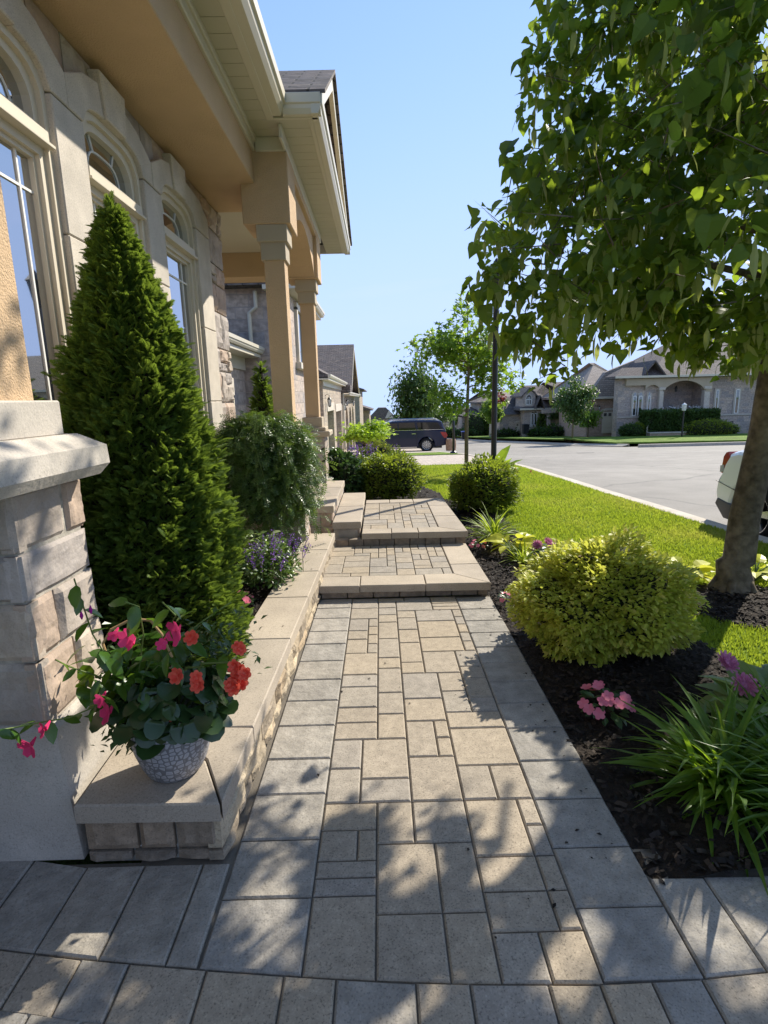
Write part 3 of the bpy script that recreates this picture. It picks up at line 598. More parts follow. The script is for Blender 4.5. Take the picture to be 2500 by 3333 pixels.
for a, b in ((-.222,.1),(.1,.42)): slab(mb, [(a,7.21),(b,7.21),(b,7.45),(a,7.45)], .178, z2)
slab(mb, [(.42,7.21),(.60,7.21),(.844,7.45),(.42,7.45)], .178, z2)
mb.build('coping', MT['coping'], st)
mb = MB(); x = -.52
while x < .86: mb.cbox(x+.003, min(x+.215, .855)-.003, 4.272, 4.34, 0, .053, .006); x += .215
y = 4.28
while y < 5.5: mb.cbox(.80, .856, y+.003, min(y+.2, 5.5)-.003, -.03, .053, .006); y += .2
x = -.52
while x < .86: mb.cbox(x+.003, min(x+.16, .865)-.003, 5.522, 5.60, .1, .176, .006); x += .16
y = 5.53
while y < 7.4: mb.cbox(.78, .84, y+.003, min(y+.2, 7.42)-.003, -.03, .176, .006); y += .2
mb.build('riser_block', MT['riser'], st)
mb = MB(); field(mb, -.535, .598, 4.512, 5.515, zt-.006, 14, 11, [(3,2),(2,3),(2,2),(3,2),(2,1),(1,2),(3,1),(2,2)], 5, b=.005); mb.build('paver_field', MT['paver'], st); mb = MB()
field(mb, -.222, .598, 5.737, 7.208, z2-.006, 9, 16, [(3,2),(2,3),(2,2),(3,2),(2,1),(1,2),(3,1),(2,2)], 8, b=.005); mb.build('paver_field', MT['paver'], st)
mb = MB(); mb.cbox(-.53, .80, 4.345, 5.53, -.02, .055); mb.cbox(-.22, .78, 5.61, 7.42, -.02, .178); mb.build('step_core', MT['joint'], st)
ps = thing('porch_steps', (-.4,6.5,.1), 'narrow flight of tan slab treads climbing left to the porch', 'steps')
mb = MB()
for a, b in ((5.66,6.55),(6.55,7.53)): slab(mb, [(-.535,a),(-.226,a),(-.226,b),(-.535,b)], .262, .335)
for a, b in ((5.72,6.35),(6.35,7.0),(7.0,7.6)): slab(mb, [(-.84,a),(-.515,a),(-.515,b),(-.84,b)], .427, .50)
mb.build('tread', MT['coping'], ps)
mb = MB(); ashlar(mb, (-.53,5.70,.10), (1,0,0), (0,0,1), (0,-1,0), .29, .162, [.162], (.29,.3), .006, .002, 5, 2)
ashlar(mb, (-.245,5.70,.10), (0,1,0), (0,0,1), (1,0,0), 1.8, .162, [.08], (.2,.3), .006, .003, 4, 3)
ashlar(mb, (-.53,5.75,.33), (0,1,0), (0,0,1), (1,0,0), 1.8, .097, [.097], (.2,.3), .006, .003, 4, 4)
ashlar(mb, (-.86,5.76,.10), (1,0,0), (0,0,1), (0,-1,0), .33, .325, [.16], (.16,.2), .008, .003, 4, 5); mb.build('riser', MT['ashlar'], ps)
mb = MB(); mb.cbox(-.52, -.26, 5.71, 7.5, -.02, .26); mb.cbox(-.83, -.545, 5.78, 7.6, -.02, .425); mb.build('core', MT['mortar'], ps)
# ------------------------------------------------------------------ our house
H = thing('stone_house', (-1.6,3.5,0), 'tan stone and stucco house with arched windows and a columned porch', 'house')
WY = [.47, 1.50, 2.54, 3.57, 4.61]; HW = .372
def oz(dy, hw=HW, zs=3.02, rise=.15): return zs+rise*max(0, 1-abs(dy/hw)**4)**.5
def ocurve(hw, zs, rise, n=14): return [(hw*math.cos(math.pi*k/n), oz(hw*math.cos(math.pi*k/n), hw, zs, rise)) for k in range(n+1)]
mb = MB(); mb.cbox(-2.3, -1.665, -1.5, 5.93, -.1, 3.47); mb.cbox(-1.67, -1.575, -1.5, 5.93, -.1, .66)
for a, b in zip([-1.5]+[y+HW+.02 for y in WY], [y-HW-.02 for y in WY]+[5.93]): mb.cbox(-1.668, -1.574, a, b, .655, 3.2)
mb.cbox(-1.669, -1.576, -1.5, 5.93, 3.19, 3.46); mb.cbox(-4.6, -2.2, 5.6, 5.9, -.1, 3.5); mb.cbox(-4.6, -4.3, 5.9, 8.2, -.1, 3.5)
mb.build('wall', MT['mortar'], H)
mb = MB(); ashlar(mb, (-1.545,5.31,.0), (0,1,0), (0,0,1), (1,0,0), .66, 3.45, [.30,.22,.34,.26,.18,.31], (.20,.42), .016, .006, 7, 21, .25)
ashlar(mb, (-1.545,-1.4,.0), (0,1,0), (0,0,1), (1,0,0), 6.75, .655, [.24,.19,.22], (.22,.5), .016, .006, 5, 22)
ashlar(mb, (-1.545,-1.4,3.205), (0,1,0), (0,0,1), (1,0,0), 6.75, .245, [.245], (.18,.42), .014, .005, 5, 23)
mb.build('stone_facing', MT['ashlar'], H)
sur = MB(); SX = -1.495
prs = [(WY[i]+HW, WY[i+1]-HW) for i in range(4)]+[(WY[4]+HW, 5.33)]
for a, b in prs:
    zc = [.72, 1.24, 1.80, 2.43, 3.045] if b < 5 else [.72, 1.05, 1.62, 2.25, 3.045]
    for c, d in zip(zc[:-1], zc[1:]): sur.cbox(-1.665, SX-.004, a, b, c+.002, d-.002, .006)
    sur.cbox(-1.665, -1.46, a-.0, b, .66, .716, .005)
for yc in WY:
    m1 = yc-.517; m2 = yc+.517 if yc < 4.6 else 5.33
    def arcp(ya, yb, n=7): return [(yy, oz(yy-yc)) for yy in np.linspace(ya, yb, n)]
    g_ = .0022
    lo = [(m1+g_, 3.048), (yc-HW, 3.048)]+arcp(yc-HW+.004, yc-.125); sur.prism(lo+[(yc-.155, 3.335), (m1+.2, 3.30), (m1+g_, 3.20)], 'x', -1.665, SX, 0, .005)
    lo = arcp(yc+.125, yc+HW-.004)+[(yc+HW, 3.048), (m2-g_, 3.048), (m2-g_, 3.20), (m2-.2, 3.30), (yc+.155, 3.335)]; sur.prism(lo, 'x', -1.665, SX, 0, .005)
    sur.prism(arcp(yc-.121, yc+.121, 5)+[(yc+.152, 3.40), (yc-.152, 3.40)], 'x', -1.665, SX+.016, 0, .006)
    sur.cbox(-1.665, -1.44, yc-HW, yc+HW, .655, .715, .006)
sur.build('window_surround', MT['caststone'], H)
def ringpoly(mb, outer, inner, x0, x1):
    n = len(outer)
    for i in range(n):
        j = (i+1) % n; mb.add([(x, *p) for x in (x0, x1) for p in (outer[i], outer[j], inner[j], inner[i])], [(0,1,2,3),(7,6,5,4),(0,4,5,1),(2,6,7,3)])
for yc in WY:
    W_ = MB(); 
    def arcring(h0, z0, zb, r0=.15): return [(yc+a, b) for a, b in ocurve(h0, z0, r0)]+[(yc-h0, zb), (yc+h0, zb)]
    ringpoly(W_, arcring(.372, 3.02, .72), arcring(.335, 2.985, .755), -1.6120, -1.5270)
    ringpoly(W_, arcring(.335, 2.985, 2.86), arcring(.292, 2.945, 2.895), -1.6120, -1.5520)
    W_.cbox(-1.6120, -1.5140, yc-.335, yc+.335, 2.795, 2.862, .004); W_.cbox(-1.6120, -1.4970, yc-.35, yc+.35, 2.79, 2.806, .002)
    rr = lambda h, t, b: [(yc+h, b), (yc+h, t), (yc-h, t), (yc-h, b)]
    ringpoly(W_, rr(.335, 2.795, .755), rr(.29, 2.75, .80), -1.6120, -1.5470); ringpoly(W_, rr(.29, 2.75, .80), rr(.268, 2.728, .822), -1.6120, -1.5670)
    f = W_.build('window', MT['vinyl'], H)
    G = MB(); G.prism([(yc+a, b) for a, b in ocurve(.30, 2.95, .145)]+[(yc-.30, 2.88), (yc+.30, 2.88)], 'x', -1.6070, -1.5920)
    G.cbox(-1.6070, -1.5920, yc-.28, yc+.28, .81, 2.74); G.build('pane', MT['glass'], f)
    Q = MB(); pts = [(-1.5880, yc+a, b) for a, b in ocurve(.19, 2.90, .12)]; pts = [(-1.5880, yc+.19, 2.89)]+pts[1:-1]+[(-1.5880, yc-.19, 2.89)]; Q.tube(pts, .006, 5)
    for a in (-.11, .11): Q.tube([(-1.5880, yc+a, oz(a, .19, 2.90, .12)), (-1.5880, yc+a*1.3, oz(a*1.3, .30, 2.95, .14))], .006, 5)
    for a in (-.17, .17): Q.cbox(-1.5920, -1.5840, yc+a-.006, yc+a+.006, .82, 2.73)
    for z_ in (2.58, .97): Q.cbox(-1.5925, -1.5845, yc-.268, yc+.268, z_-.006, z_+.006)
    Q.build('grille', MT['white'], f)
# beam over the windows and eave
mb = MB(); mb.cbox(-1.60, -1.03, -2, 5.92, 3.45, 3.80, .006); mb.build('beam', MT['stucco'], H)
mb = MB(); mb.cbox(-1.035, -1.005, -2, 5.2, 3.70, 3.80, .006); mb.cbox(-1.035, -.985, -2, 5.2, 3.76, 3.801, .004)
mb.cbox(-.76, -.735, 4.95, 8.0, 3.69, 3.80, .005); mb.cbox(-1.0, -.735, 5.175, 5.20, 3.69, 3.80, .005); mb.build('frieze', MT['alu'], H)
mb = MB(); y = -2
while y < 8.95:
    x0 = -1.06 if y < 4.9 else (-1.06 if y < 5.15 else -.75); x1 = -.78 if y < 4.9 else -.475
    mb.cbox(x0, x1, y+.002, min(y+.148, 9.0)-.001, 3.80, 3.815, .002); y += .15
mb.cbox(-4.2, -1.15, 5.93, 7.45, 3.46, 3.49); mb.build('soffit', MT['soffit'], H)
mb = MB(); mb.cbox(-.84, -.78, -2, 4.9, 3.795, 3.91, .004); mb.cbox(-.79, -.43, 4.87, 4.90, 3.795, 3.935, .003); mb.cbox(-.51, -.475, 4.9, 9.0, 3.795, 3.92, .004)
mb.prism([(4.87-a*.7, 3.80+b) for a, b in [(0,0),(.065,0),(.09,.035),(.095,.06),(.112,.07),(.115,.135),(.105,.14),(.10,.13),(0,.13)]], 'x', -.70, -.40)
mb.cbox(-.9, -.475, 8.97, 9.0, 3.796, 3.92, .003)
mb.prism([(6.3,4.68),(6.3,4.83),(4.84,3.95),(4.84,3.84)], 'x', -.44, -.395); mb.prism([(6.3,4.68),(9.08,3.80),(9.08,3.93),(6.3,4.83)], 'x', -.44, -.395); mb.build('fascia', MT['alu'], H)
gp = [(0,0),(.065,0),(.09,.035),(.095,.06),(.112,.07),(.115,.135),(.105,.14),(.10,.13),(0,.13)]
mb = MB(); mb.prism([(-.78+a, 3.80+b) for a, b in gp], 'y', -2, 4.84); mb.prism([(-.475+a*.8, 3.795+b) for a, b in gp], 'y', 4.80, 9.06); mb.build('gutter', MT['alu'], H)
mb = MB(); mb.prism([(-.74,3.92),(-5.2,6.1),(-5.2,6.15),(-.74,3.945)], 'y', -2, 5.0); mb.build('roof', MT['shingle'], H); mb = MB()
mb.prism([(4.82,3.94),(6.3,4.835),(9.12,3.935),(9.12,3.96),(6.3,4.865),(4.82,3.97)], 'x', -5.2, -.36); mb.build('roof', MT['shingle'], H)
mb = MB(); mb.prism([(4.95,3.95),(9.0,3.93),(6.3,4.78)], 'x', -.70, -.52); mb.build('gable', MT['stucco'], H)
# porch
mb = MB(); EX0, EX1 = -1.13, -.785
arcA = [(5.60+(7.42-5.60)*t, 3.13+.36*math.sin(math.pi*t)**.75) for t in np.linspace(0, 1, 15)]
mb.prism([(5.60, 3.80)]+arcA+[(7.42, 3.80)], 'x', EX0, EX1)
mb.cbox(-1.152, -.738, 5.195, 5.62, 3.126, 3.80, .006); mb.cbox(-1.152, -.738, 7.40, 7.84, 3.126, 3.80, .006); mb.cbox(-.79, -.742, 5.62, 7.4, 3.62, 3.69, .004)
mb.cbox(-4.4, -1.14, 7.46, 7.80, 3.17, 3.62, .006); mb.cbox(-1.3, -.785, 7.8, 8.02, 3.4, 3.8); mb.build('porch_beam', MT['stucco'], H)
def column(y0, zf):
    s_ = MB(); s_.cbox(-1.0, -.82, y0, y0+.19, 1.38, 2.88, .004); o = s_.build('column', MT['stucco'], H)
    c_ = MB(); c_.cbox(-1.02, -.80, y0-.02, y0+.21, 2.84, 3.0, .004); c_.cbox(-1.045, -.775, y0-.045, y0+.235, 2.985, 3.128, .006); c_.build('capital', MT['stucco_trim'], o)
    p_ = MB(); p_.cbox(-1.045, -.78, y0-.045, y0+.235, 1.25, 1.385, .006)
    p_.lathe([(0.001, 0)], (0, 0, 0), 4) if False else None
    p_.cbox(-1.10, -.73, y0-.10, y0+.29, 1.20, 1.252, .008); p_.cbox(-1.15, -.672, y0-.15, y0+.34, 1.13, 1.203, .012); p_.build('base', MT['stucco_trim'], o)
    q = MB(); q.cbox(-1.07, -.755, y0-.06, y0+.26, zf, 1.135)
    q.build('pedestal_core', MT['mortar'], o); q = MB()
    ashlar(q, (-1.08,y0-.075,zf), (1,0,0), (0,0,1), (0,-1,0), .335, 1.13-zf, [.2,.16,.22], (.16,.34), .008, .005, 4, int(y0*10)); ashlar(q, (-.745,y0-.07,zf), (0,1,0), (0,0,1), (1,0,0), .34, 1.13-zf, [.2,.16,.22], (.16,.34), .008, .005, 4, int(y0*9)); q.build('pedestal', MT['ashlar'], o)
column(5.25, .0); column(7.50, .0)
mb = MB(); mb.cbox(-4.4, -.72, 7.5, 8.0, -.05, .50); mb.cbox(-4.4, -.84, 5.85, 7.52, -.05, .497, .01); mb.build('porch_floor', MT['coping'], H)
# foreground pillar
P_ = MB(); P_.cbox(-1.64, -1.22, 1.58, 1.985, 1.60, 3.46, .005); pil = P_.build('pillar', MT['stucco'], H)
P_ = MB(); P_.cbox(-1.69, -1.165, 1.53, 2.045, 1.50, 1.625, .006)
vs = []
for hx, z_ in ((-1.13, 1.50), (-1.065, 1.455), (-1.062, 1.385), (-1.09, 1.345), (-1.14, 1.335)):
    dx = -1.13-hx; vs.append([(-1.80+dx if False else -1.75-(hx+1.13), 1.52-(hx+1.13)), (hx, 1.52-(hx+1.13)), (hx, 2.08+(hx+1.13)), (-1.75-(hx+1.13), 2.08+(hx+1.13))]); vs[-1] = [(a, b, z_) for a, b in vs[-1]]
flat = [p for r_ in vs for p in r_]; fs = [[i*4+k, i*4+(k+1) % 4, (i+1)*4+(k+1) % 4, (i+1)*4+k] for i in range(4) for k in range(4)]+[[0,1,2,3],[19,18,17,16]]
P_.add(flat, [f[::-1] for f in fs]); P_.cbox(-1.72, -1.13, 1.50, 2.08, 1.455, 1.503, .004); P_.build('pillar_ledge', MT['plinth'], pil)
P_ = MB(); P_.cbox(-1.70, -1.185, 1.72, 2.10, .5, 1.37); P_.build('pillar_core', MT['mortar'], pil)
P_ = MB(); rws = [.245,.20,.155,.235]; zz = .52
blocks = [(.52,.76),(.76,.97),(.97,1.135),(1.135,1.345)]
for i, (a, b) in enumerate(blocks):
    xr = -1.15-(a+b)/2*.018
    cutsf = [[-1.70,-1.40,xr],[-1.70,-1.33,xr],[-1.70,xr],[-1.70,-1.36,xr]][i]
    for c, d in zip(cutsf[:-1], cutsf[1:]): rock(P_, (c+.004,1.705,a+.004), (1,0,0), (0,0,1), (0,-1,0), d-c-.006, b-a-.008, .04, .007, 10)
    cutss = [[1.70,1.93,2.13],[1.70,1.86,2.13],[1.70,2.13],[1.70,2.0,2.13]][i]
    for c, d in zip(cutss[:-1], cutss[1:]): rock(P_, (xr-.003,c+.003,a+.004), (0,1,0), (0,0,1), (1,0,0), d-c-.007, b-a-.008, .04, .007, 10)
P_.build('pillar_stone', MT['ashlar'], pil)
P_ = MB(); a0, a1 = -1.108, -1.145; P_.add([(-1.75,1.69,0),(a0,1.69,0),(a0,2.14,0),(-1.75,2.14,0),(-1.75,1.70,.505),(a1,1.70,.505),(a1,2.12,.505),(-1.75,2.12,.505),(-1.75,1.72,.525),(a1-.02,1.72,.525),(a1-.02,2.1,.525),(-1.75,2.1,.525)],
 [(0,1,5,4),(1,2,6,5),(2,3,7,6),(3,0,4,7),(4,5,9,8),(5,6,10,9),(6,7,11,10),(7,4,8,11),(8,9,10,11)]); P_.build('plinth', MT['plinth'], pil)
# ------------------------------------------------------------------ neighbour houses on the left
def lantern(loc, parent_label=None, s=1.0, group='black wall lanterns'):
    x, y, z = loc; t = thing('wall_lantern', loc, parent_label, 'lantern', group)
    b = MB(); b.cbox(x-.03, x, y-.05, y+.05, z+.1, z+.3, .005); b.tube([(x, y, z+.25), (x+.08, y, z+.33), (x+.17, y, z+.27), (x+.17, y, z+.2)], .012, 6)
    b.lathe([(.001,.22),(.03,.2),(.10,.10),(.09,.09)], (x+.17, y, z), 6)
    for k in range(6): a = k*math.pi/3; b.tube([(x+.17+.085*math.cos(a), y+.085*math.sin(a), z+.09), (x+.17+.06*math.cos(a), y+.06*math.sin(a), z-.17)], .008, 4)
    b.lathe([(.06,-.165),(.065,-.18),(.03,-.21),(.001,-.22)], (x+.17, y, z), 6); b.build('frame', MT['black'], t)
    b = MB(); b.lathe([(.078,.088),(.052,-.165)], (x+.17, y, z), 6); b.build('glass', MT['lampglass'], t); return t
MT['lampglass'] = solid('frosted_lamp_glass', (.6,.6,.58), rough=.15, bump=0, spec=.6)
def gdoor(mb, g2, x, y0, y1, z0, z1, arch=0):
    """garage door facing +x, set into a recess"""
    mb.cbox(x-.06, x-.03, y0, y1, z0, z1); n = 4
    for k in range(n): mb.cbox(x-.031, x-.02, y0+.03, y1-.03, z0+(z1-z0)*k/n+.02, z0+(z1-z0)*(k+1)/n-.02, .004)
    k = max(2, int((y1-y0)/.6))
    for i in range(k): g2.cbox(x-.021, x-.015, y0+(y1-y0)*(i+.15)/k, y0+(y1-y0)*(i+.85)/k, z0+(z1-z0)*.79, z0+(z1-z0)*.95)
N1 = thing('neighbour_house', (-4,17,-.5), 'grey brown stone house next door with a downspout, side wing and two garage doors', 'house')
mb = MB(); mb.cbox(-9, -1.93, 12.6, 16.6, -1, 4.0); mb.cbox(-9, -3.0, 9.4, 12.6, -1, 2.62); mb.cbox(-9, -2.6, 16.6, 23, -1.2, 2.5)
mb.prism([(-9,4.0),(-2.3,4.0),(-4.9,5.9),(-9,5.9)], 'y', 12.6, 12.9); wal = mb.build('wall', MT['stone_p'], N1)
mb = MB()
for a, b in ((22.9,24.5),(27.8,29.2),(33.2,33.9)): mb.cbox(-9, -2.3, a, b, -2, 2.4)
mb.cbox(-9, -2.302, 22.95, 33.85, 1.15, 2.4); mb.cbox(-9, -2.7, 24.4, 33.3, -2, 1.2); mb.build('garage_wall', MT['stone_n'], N1)
for a in ((24.5,27.8,-1.3,1.15),(29.2,33.2,-1.6,1.0)): mb = MB(); gg = MB(); gdoor(mb, gg, -2.62, *a); d_ = mb.build('garage_door', MT['vinyl'], N1); gg.build('pane', MT['glass_far'], d_)
mb = MB(); mb.cbox(-2.33, -2.27, 24.3, 28.0, 1.13, 1.5, .01); mb.build('lintel', MT['caststone'], N1); mb = MB(); mb.cbox(-2.33, -2.27, 29.0, 33.5, 1.02, 1.42, .01); mb.build('lintel', MT['caststone'], N1); mb = MB(); mb.cbox(-3.02, -2.96, 10.2, 11.5, 1.75, 2.1, .01); mb.build('lintel', MT['caststone'], N1)
mb = MB(); mb.prism([(-3.35,2.62),(-2.62,2.62),(-2.62,2.78),(-9,4.6)], 'y', 8.9, 12.58); mb.build('wing_roof', MT['shingle'], N1); mb = MB()
mb.prism([(-9,5.0),(-9,2.48),(-2.02,2.48),(-2.02,2.62),(-2.2,2.70),(-6,5.0)], 'y', 22.4, 34.1); mb.build('wing_roof', MT['shingle'], N1)
mb = MB(); mb.add([(-1.6,12.25,4.10),(-1.6,16.95,4.10),(-4.8,16.9,5.9),(-4.8,12.25,5.9),(-9,12.25,5.9),(-9,16.9,5.9)], [(0,1,2,3),(3,2,5,4)])
mb.prism([(12.2,4.02),(17,4.02),(17,4.10),(12.2,4.10)], 'x', -4, -1.62); mb.add([(-1.6,12.2,4.08),(-4.7,12.2,5.98),(-4.7,12.9,5.98),(-1.6,12.9,4.08)], [(0,1,2,3)]); mb.build('roof', MT['shingle'], N1)
mb = MB(); mb.prism([(-2.62+a, 2.64+b) for a, b in gp], 'y', 8.9, 12.58); mb.prism([(-1.66+a, 4.0+b) for a, b in gp], 'y', 12.2, 17); mb.prism([(-2.02+a, 2.50+b) for a, b in gp], 'y', 22.35, 34.15)
mb.tube([(-2.62,12.5,3.95),(-2.62,12.5,3.62),(-2.78,12.52,3.50),(-2.78,12.52,2.7)], .045, 8); mb.tube([(-2.35,33.95,2.4),(-2.2,34.0,2.1),(-2.2,34.0,-1.35),(-1.7,34.0,-1.45)], .05, 8); mb.build('gutter', MT['alu'], N1)
mb = MB(); mb.cbox(-3.35, -2.6, 8.9, 12.55, 2.56, 2.63); mb.cbox(-2.4, -1.66, 12.2, 17, 3.93, 4.02); mb.cbox(-2.4, -2.0, 22.4, 34.1, 2.42, 2.5); mb.cbox(-3.0, -2.95, 9.3, 12.55, 2.3, 2.56); mb.cbox(-2.31, -2.26, 22.9, 33.9, 2.2, 2.42)
mb.prism([(-4.9,5.78),(-2.25,4.0),(-2.25,4.14),(-4.9,5.95)], 'y', 12.52, 12.6); mb.build('soffit', MT['alu'], N1)
mb = MB(); mb.cbox(-1.96, -1.80, 13.2, 15.6, 2.35, 2.5, .01); mb.cbox(-1.95, -1.86, 13.4, 13.55, 2.5, 3.75); mb.cbox(-1.95, -1.86, 14.3, 14.42, 2.5, 3.75); mb.cbox(-1.95, -1.86, 15.3, 15.45, 2.5, 3.75); mb.cbox(-1.95, -1.86, 13.4, 15.45, 3.7, 3.85)
f_ = mb.build('window', MT['vinyl'], N1); mb = MB(); mb.cbox(-1.93, -1.90, 13.5, 15.4, 2.5, 3.72); mb.build('pane', MT['glass_far'], f_)
mb = MB(); mb.cbox(-3.02, -2.94, 10.3, 10.36, .4, 1.75); mb.cbox(-3.02, -2.94, 11.3, 11.36, .4, 1.75); mb.cbox(-3.02, -2.94, 10.3, 11.36, 1.7, 1.76); f_ = mb.build('window', MT['vinyl'], N1)
mb = MB(); mb.cbox(-3.0, -2.97, 10.36, 11.3, .4, 1.7); mb.build('pane', MT['glass_far'], f_)
lantern((-2.3,23.8,1.55), 'black wall lantern nearest the porch, left of the first garage door'); lantern((-2.3,34.3,1.2), 'black wall lantern at the corner above the downspout, low and middle')
N2 = thing('gabled_house', (-5,45,-2.5), 'second house on the left with steep brown gable roof and arched garage openings', 'house')
mb = MB()
for a, b in ((34.4,37.3),(40.2,41.8),(44.8,46.2),(49,52)): mb.cbox(-9, -2.3, a, b, -4, 2.0)
mb.cbox(-9, -2.75, 34.5, 52, -4, 2.0)
for a, b in ((37.3,40.2),(41.8,44.8),(46.2,49)):
    ap = [(a+(b-a)*t, .35+.75*math.sin(math.pi*t)**.6) for t in np.linspace(0, 1, 11)]; mb.prism([(a,2.0)]+ap+[(b,2.0)], 'x', -2.9, -2.302)
mb.prism([(35.5,2.0),(52,2.0),(43.5,5.0)], 'x', -2.9, -2.35); mb.cbox(-9, -2.15, 60, 72, -5, 2.6); mb.cbox(-9, -1.4, 74, 84, -6, .2); mb.build('wall', MT['stone_n'], N2)
for a in ((37.3,40.2,-2.4,.6),(41.8,44.8,-2.6,.6),(46.2,49,-2.9,.6)): mb = MB(); gg = MB(); gdoor(mb, gg, -2.7, *a); d_ = mb.build('garage_door', MT['vinyl'], N2); gg.build('pane', MT['glass_far'], d_)
mb = MB(); mb.prism([(36,2.3),(41.2,5.35),(50,1.9),(50,2.0),(41.2,5.55),(36,2.45)], 'x', -9, -1.75); mb.cbox(-9, -1.75, 33.9, 36.5, 2.05, 2.5); mb.build('roof', MT['shingle'], N2); mb = MB()
mb.prism([(-9,2.6),(-1.6,2.6),(-1.6,2.72),(-9,5)], 'y', 59, 73); mb.build('roof', MT['shingle'], N2); mb = MB(); mb.prism([(-9,.2),(-.9,.2),(-.9,.3),(-9,3)], 'y', 73, 85); mb.build('roof', MT['shingle'], N2)
mb = MB(); mb.prism([(36,2.15),(41.2,5.2),(50,1.75),(50,1.88),(41.2,5.34),(36,2.3)], 'x', -1.8, -1.73); mb.prism([(-1.85+a, 1.95+b) for a, b in gp], 'y', 33.8, 52); mb.cbox(-2.3, -1.8, 34, 52, 1.9, 1.98); mb.build('fascia', MT['alu'], N2)
lantern((-2.3,36.6,1.45), 'black wall lantern highest and second from right on the gabled house'); lantern((-2.3,46.0-.5,1.35), 'black wall lantern furthest right on the gabled house')
for i, (a, b, Y, zt_, zr, lab) in enumerate([(-12,-3,140,-3.3,.0,'small distant grey roofed house left of the skyline gap'),(-3.5,5,170,-4.4,-.9,'small distant house with pale gable in the middle of the skyline gap'),(4.5,14,150,-4.0,-1.4,'small distant house just left of the dark tree')]):
    t = thing('distant_house', (a/2+b/2, Y, g(Y)), lab, 'house', 'distant houses at the end of the street')
    mb = MB(); mb.cbox(a, b, Y, Y+9, g(Y)-1, zt_); mb.build('wall', MT['stone_p'], t)
    mb = MB(); c_ = (a+b)/2; mb.prism([(a-.4,zt_),(b+.4,zt_),(c_+1.2,zr),(c_-1.2,zr)], 'y', Y-.5, Y+9); mb.build('roof', MT['shingle'], t)
    mb = MB(); mb.prism([(c_+.8,zt_+.3),(c_+3.4,zt_+.3),(c_+2.1,zr-.6)], 'y', Y-.8, Y+3); mb.build('gable', MT['caststone'], t)
# ------------------------------------------------------------------ houses across the street
def Q(u, v, Y): return at(u, v, Y)
def win(root, Y, x0, x1, z0, z1, arch=0, lights=1):
    mb = MB(); pts = [(x0,z0),(x1,z0),(x1,z1)]+([((x0+x1)/2+(x1-x0)/2*math.cos(t), z1+arch*math.sin(t)) for t in np.linspace(0, math.pi, 9)[1:-1]] if arch else [])+[(x0,z1)]
    c = np.mean(pts, axis=0); big = [tuple(c+(np.array(p)-c)*np.array([1+.28/(x1-x0), 1+.28/(z1-z0+arch)])) for p in pts]
    mb.prism(big, 'y', Y-.07, Y+.02); f = mb.build('window', MT['caststone'], root)
    mb = MB(); mb.prism(pts, 'y', Y-.085, Y-.065); mb.build('pane', MT['glass_far'], f)
    mb = MB()
    for k in range(lights+1): x = x0+(x1-x0)*k/lights; mb.cbox(x-.03, x+.03, Y-.10, Y-.08, z0, z1+(arch*.5 if 0 < k < lights else 0))
    mb.cbox(x0, x1, Y-.101, Y-.081, z1-.04, z1+.04); mb.cbox(x0, x1, Y-.101, Y-.081, z0-.03, z0+.03); mb.build('frame', MT['white'], f)
def fgar(root, Y, x0, x1, z0, z1, mat):
    mb = MB(); mb.cbox(x0, x1, Y-.10, Y-.06, z0, z1)
    for k in range(4): mb.cbox(x0+.06, x1-.06, Y-.12, Y-.10, z0+(z1-z0)*k/4+.03, z0+(z1-z0)*(k+1)/4-.03, .01)
    d = mb.build('garage_door', mat, root); mb = MB(); n = max(3, int((x1-x0)/.6))
    for i in range(n): mb.cbox(x0+(x1-x0)*(i+.2)/n, x0+(x1-x0)*(i+.8)/n, Y-.13, Y-.12, z0+(z1-z0)*.8, z0+(z1-z0)*.94)
    mb.build('pane', MT['glass_far'], d)
    mb = MB(); n = 10; r = (x1-x0)/2+.25
    top = [((x0+x1)/2+r*math.cos(t), z1+.35*math.sin(t)) for t in np.linspace(0, math.pi, n)]; bot = [((x0+x1)/2+(r-.25)*math.cos(t), z1-.0+.12*math.sin(t)) for t in np.linspace(0, math.pi, n)]
    for i in range(n-1): mb.add([(p[0], yy, p[1]) for yy in (Y-.16, Y) for p in (top[i], top[i+1], bot[i+1], bot[i])], [(0,1,2,3),(7,6,5,4),(0,4,5,1),(2,6,7,3)])
    mb.build('arch_stone', MT['caststone'], root)
def hiproof(mb, x0, x1, y0, y1, z0, z1, ins):
    xa, xb, ym = x0+ins, x1-ins, (y0+y1)/2
    mb.add([(x0,y0,z0),(x1,y0,z0),(x1,y1,z0),(x0,y1,z0),(xa,ym,z1),(xb,ym,z1),(x0,y0,z0-.22),(x1,y0,z0-.22),(x1,y1,z0-.22),(x0,y1,z0-.22)],
           [(0,1,5,4),(1,2,5),(2,3,4,5),(3,0,4),(0,6,7,1),(1,7,8,2),(3,9,6,0),(6,9,8,7)])
def gableroof(mb, x0, x1, y0, y1, z0, zr): c = (x0+x1)/2; mb.prism([(x0,z0-.15),(c,zr-.15),(x1,z0-.15),(x1,z0),(c,zr),(x0,z0)], 'y', y0, y1)
def trim(root, x0, x1, Y, z, t=.2): mb = MB(); mb.cbox(x0, x1, Y-.12, Y, z-t, z, .01); mb.build('gutter', MT['alu'], root)
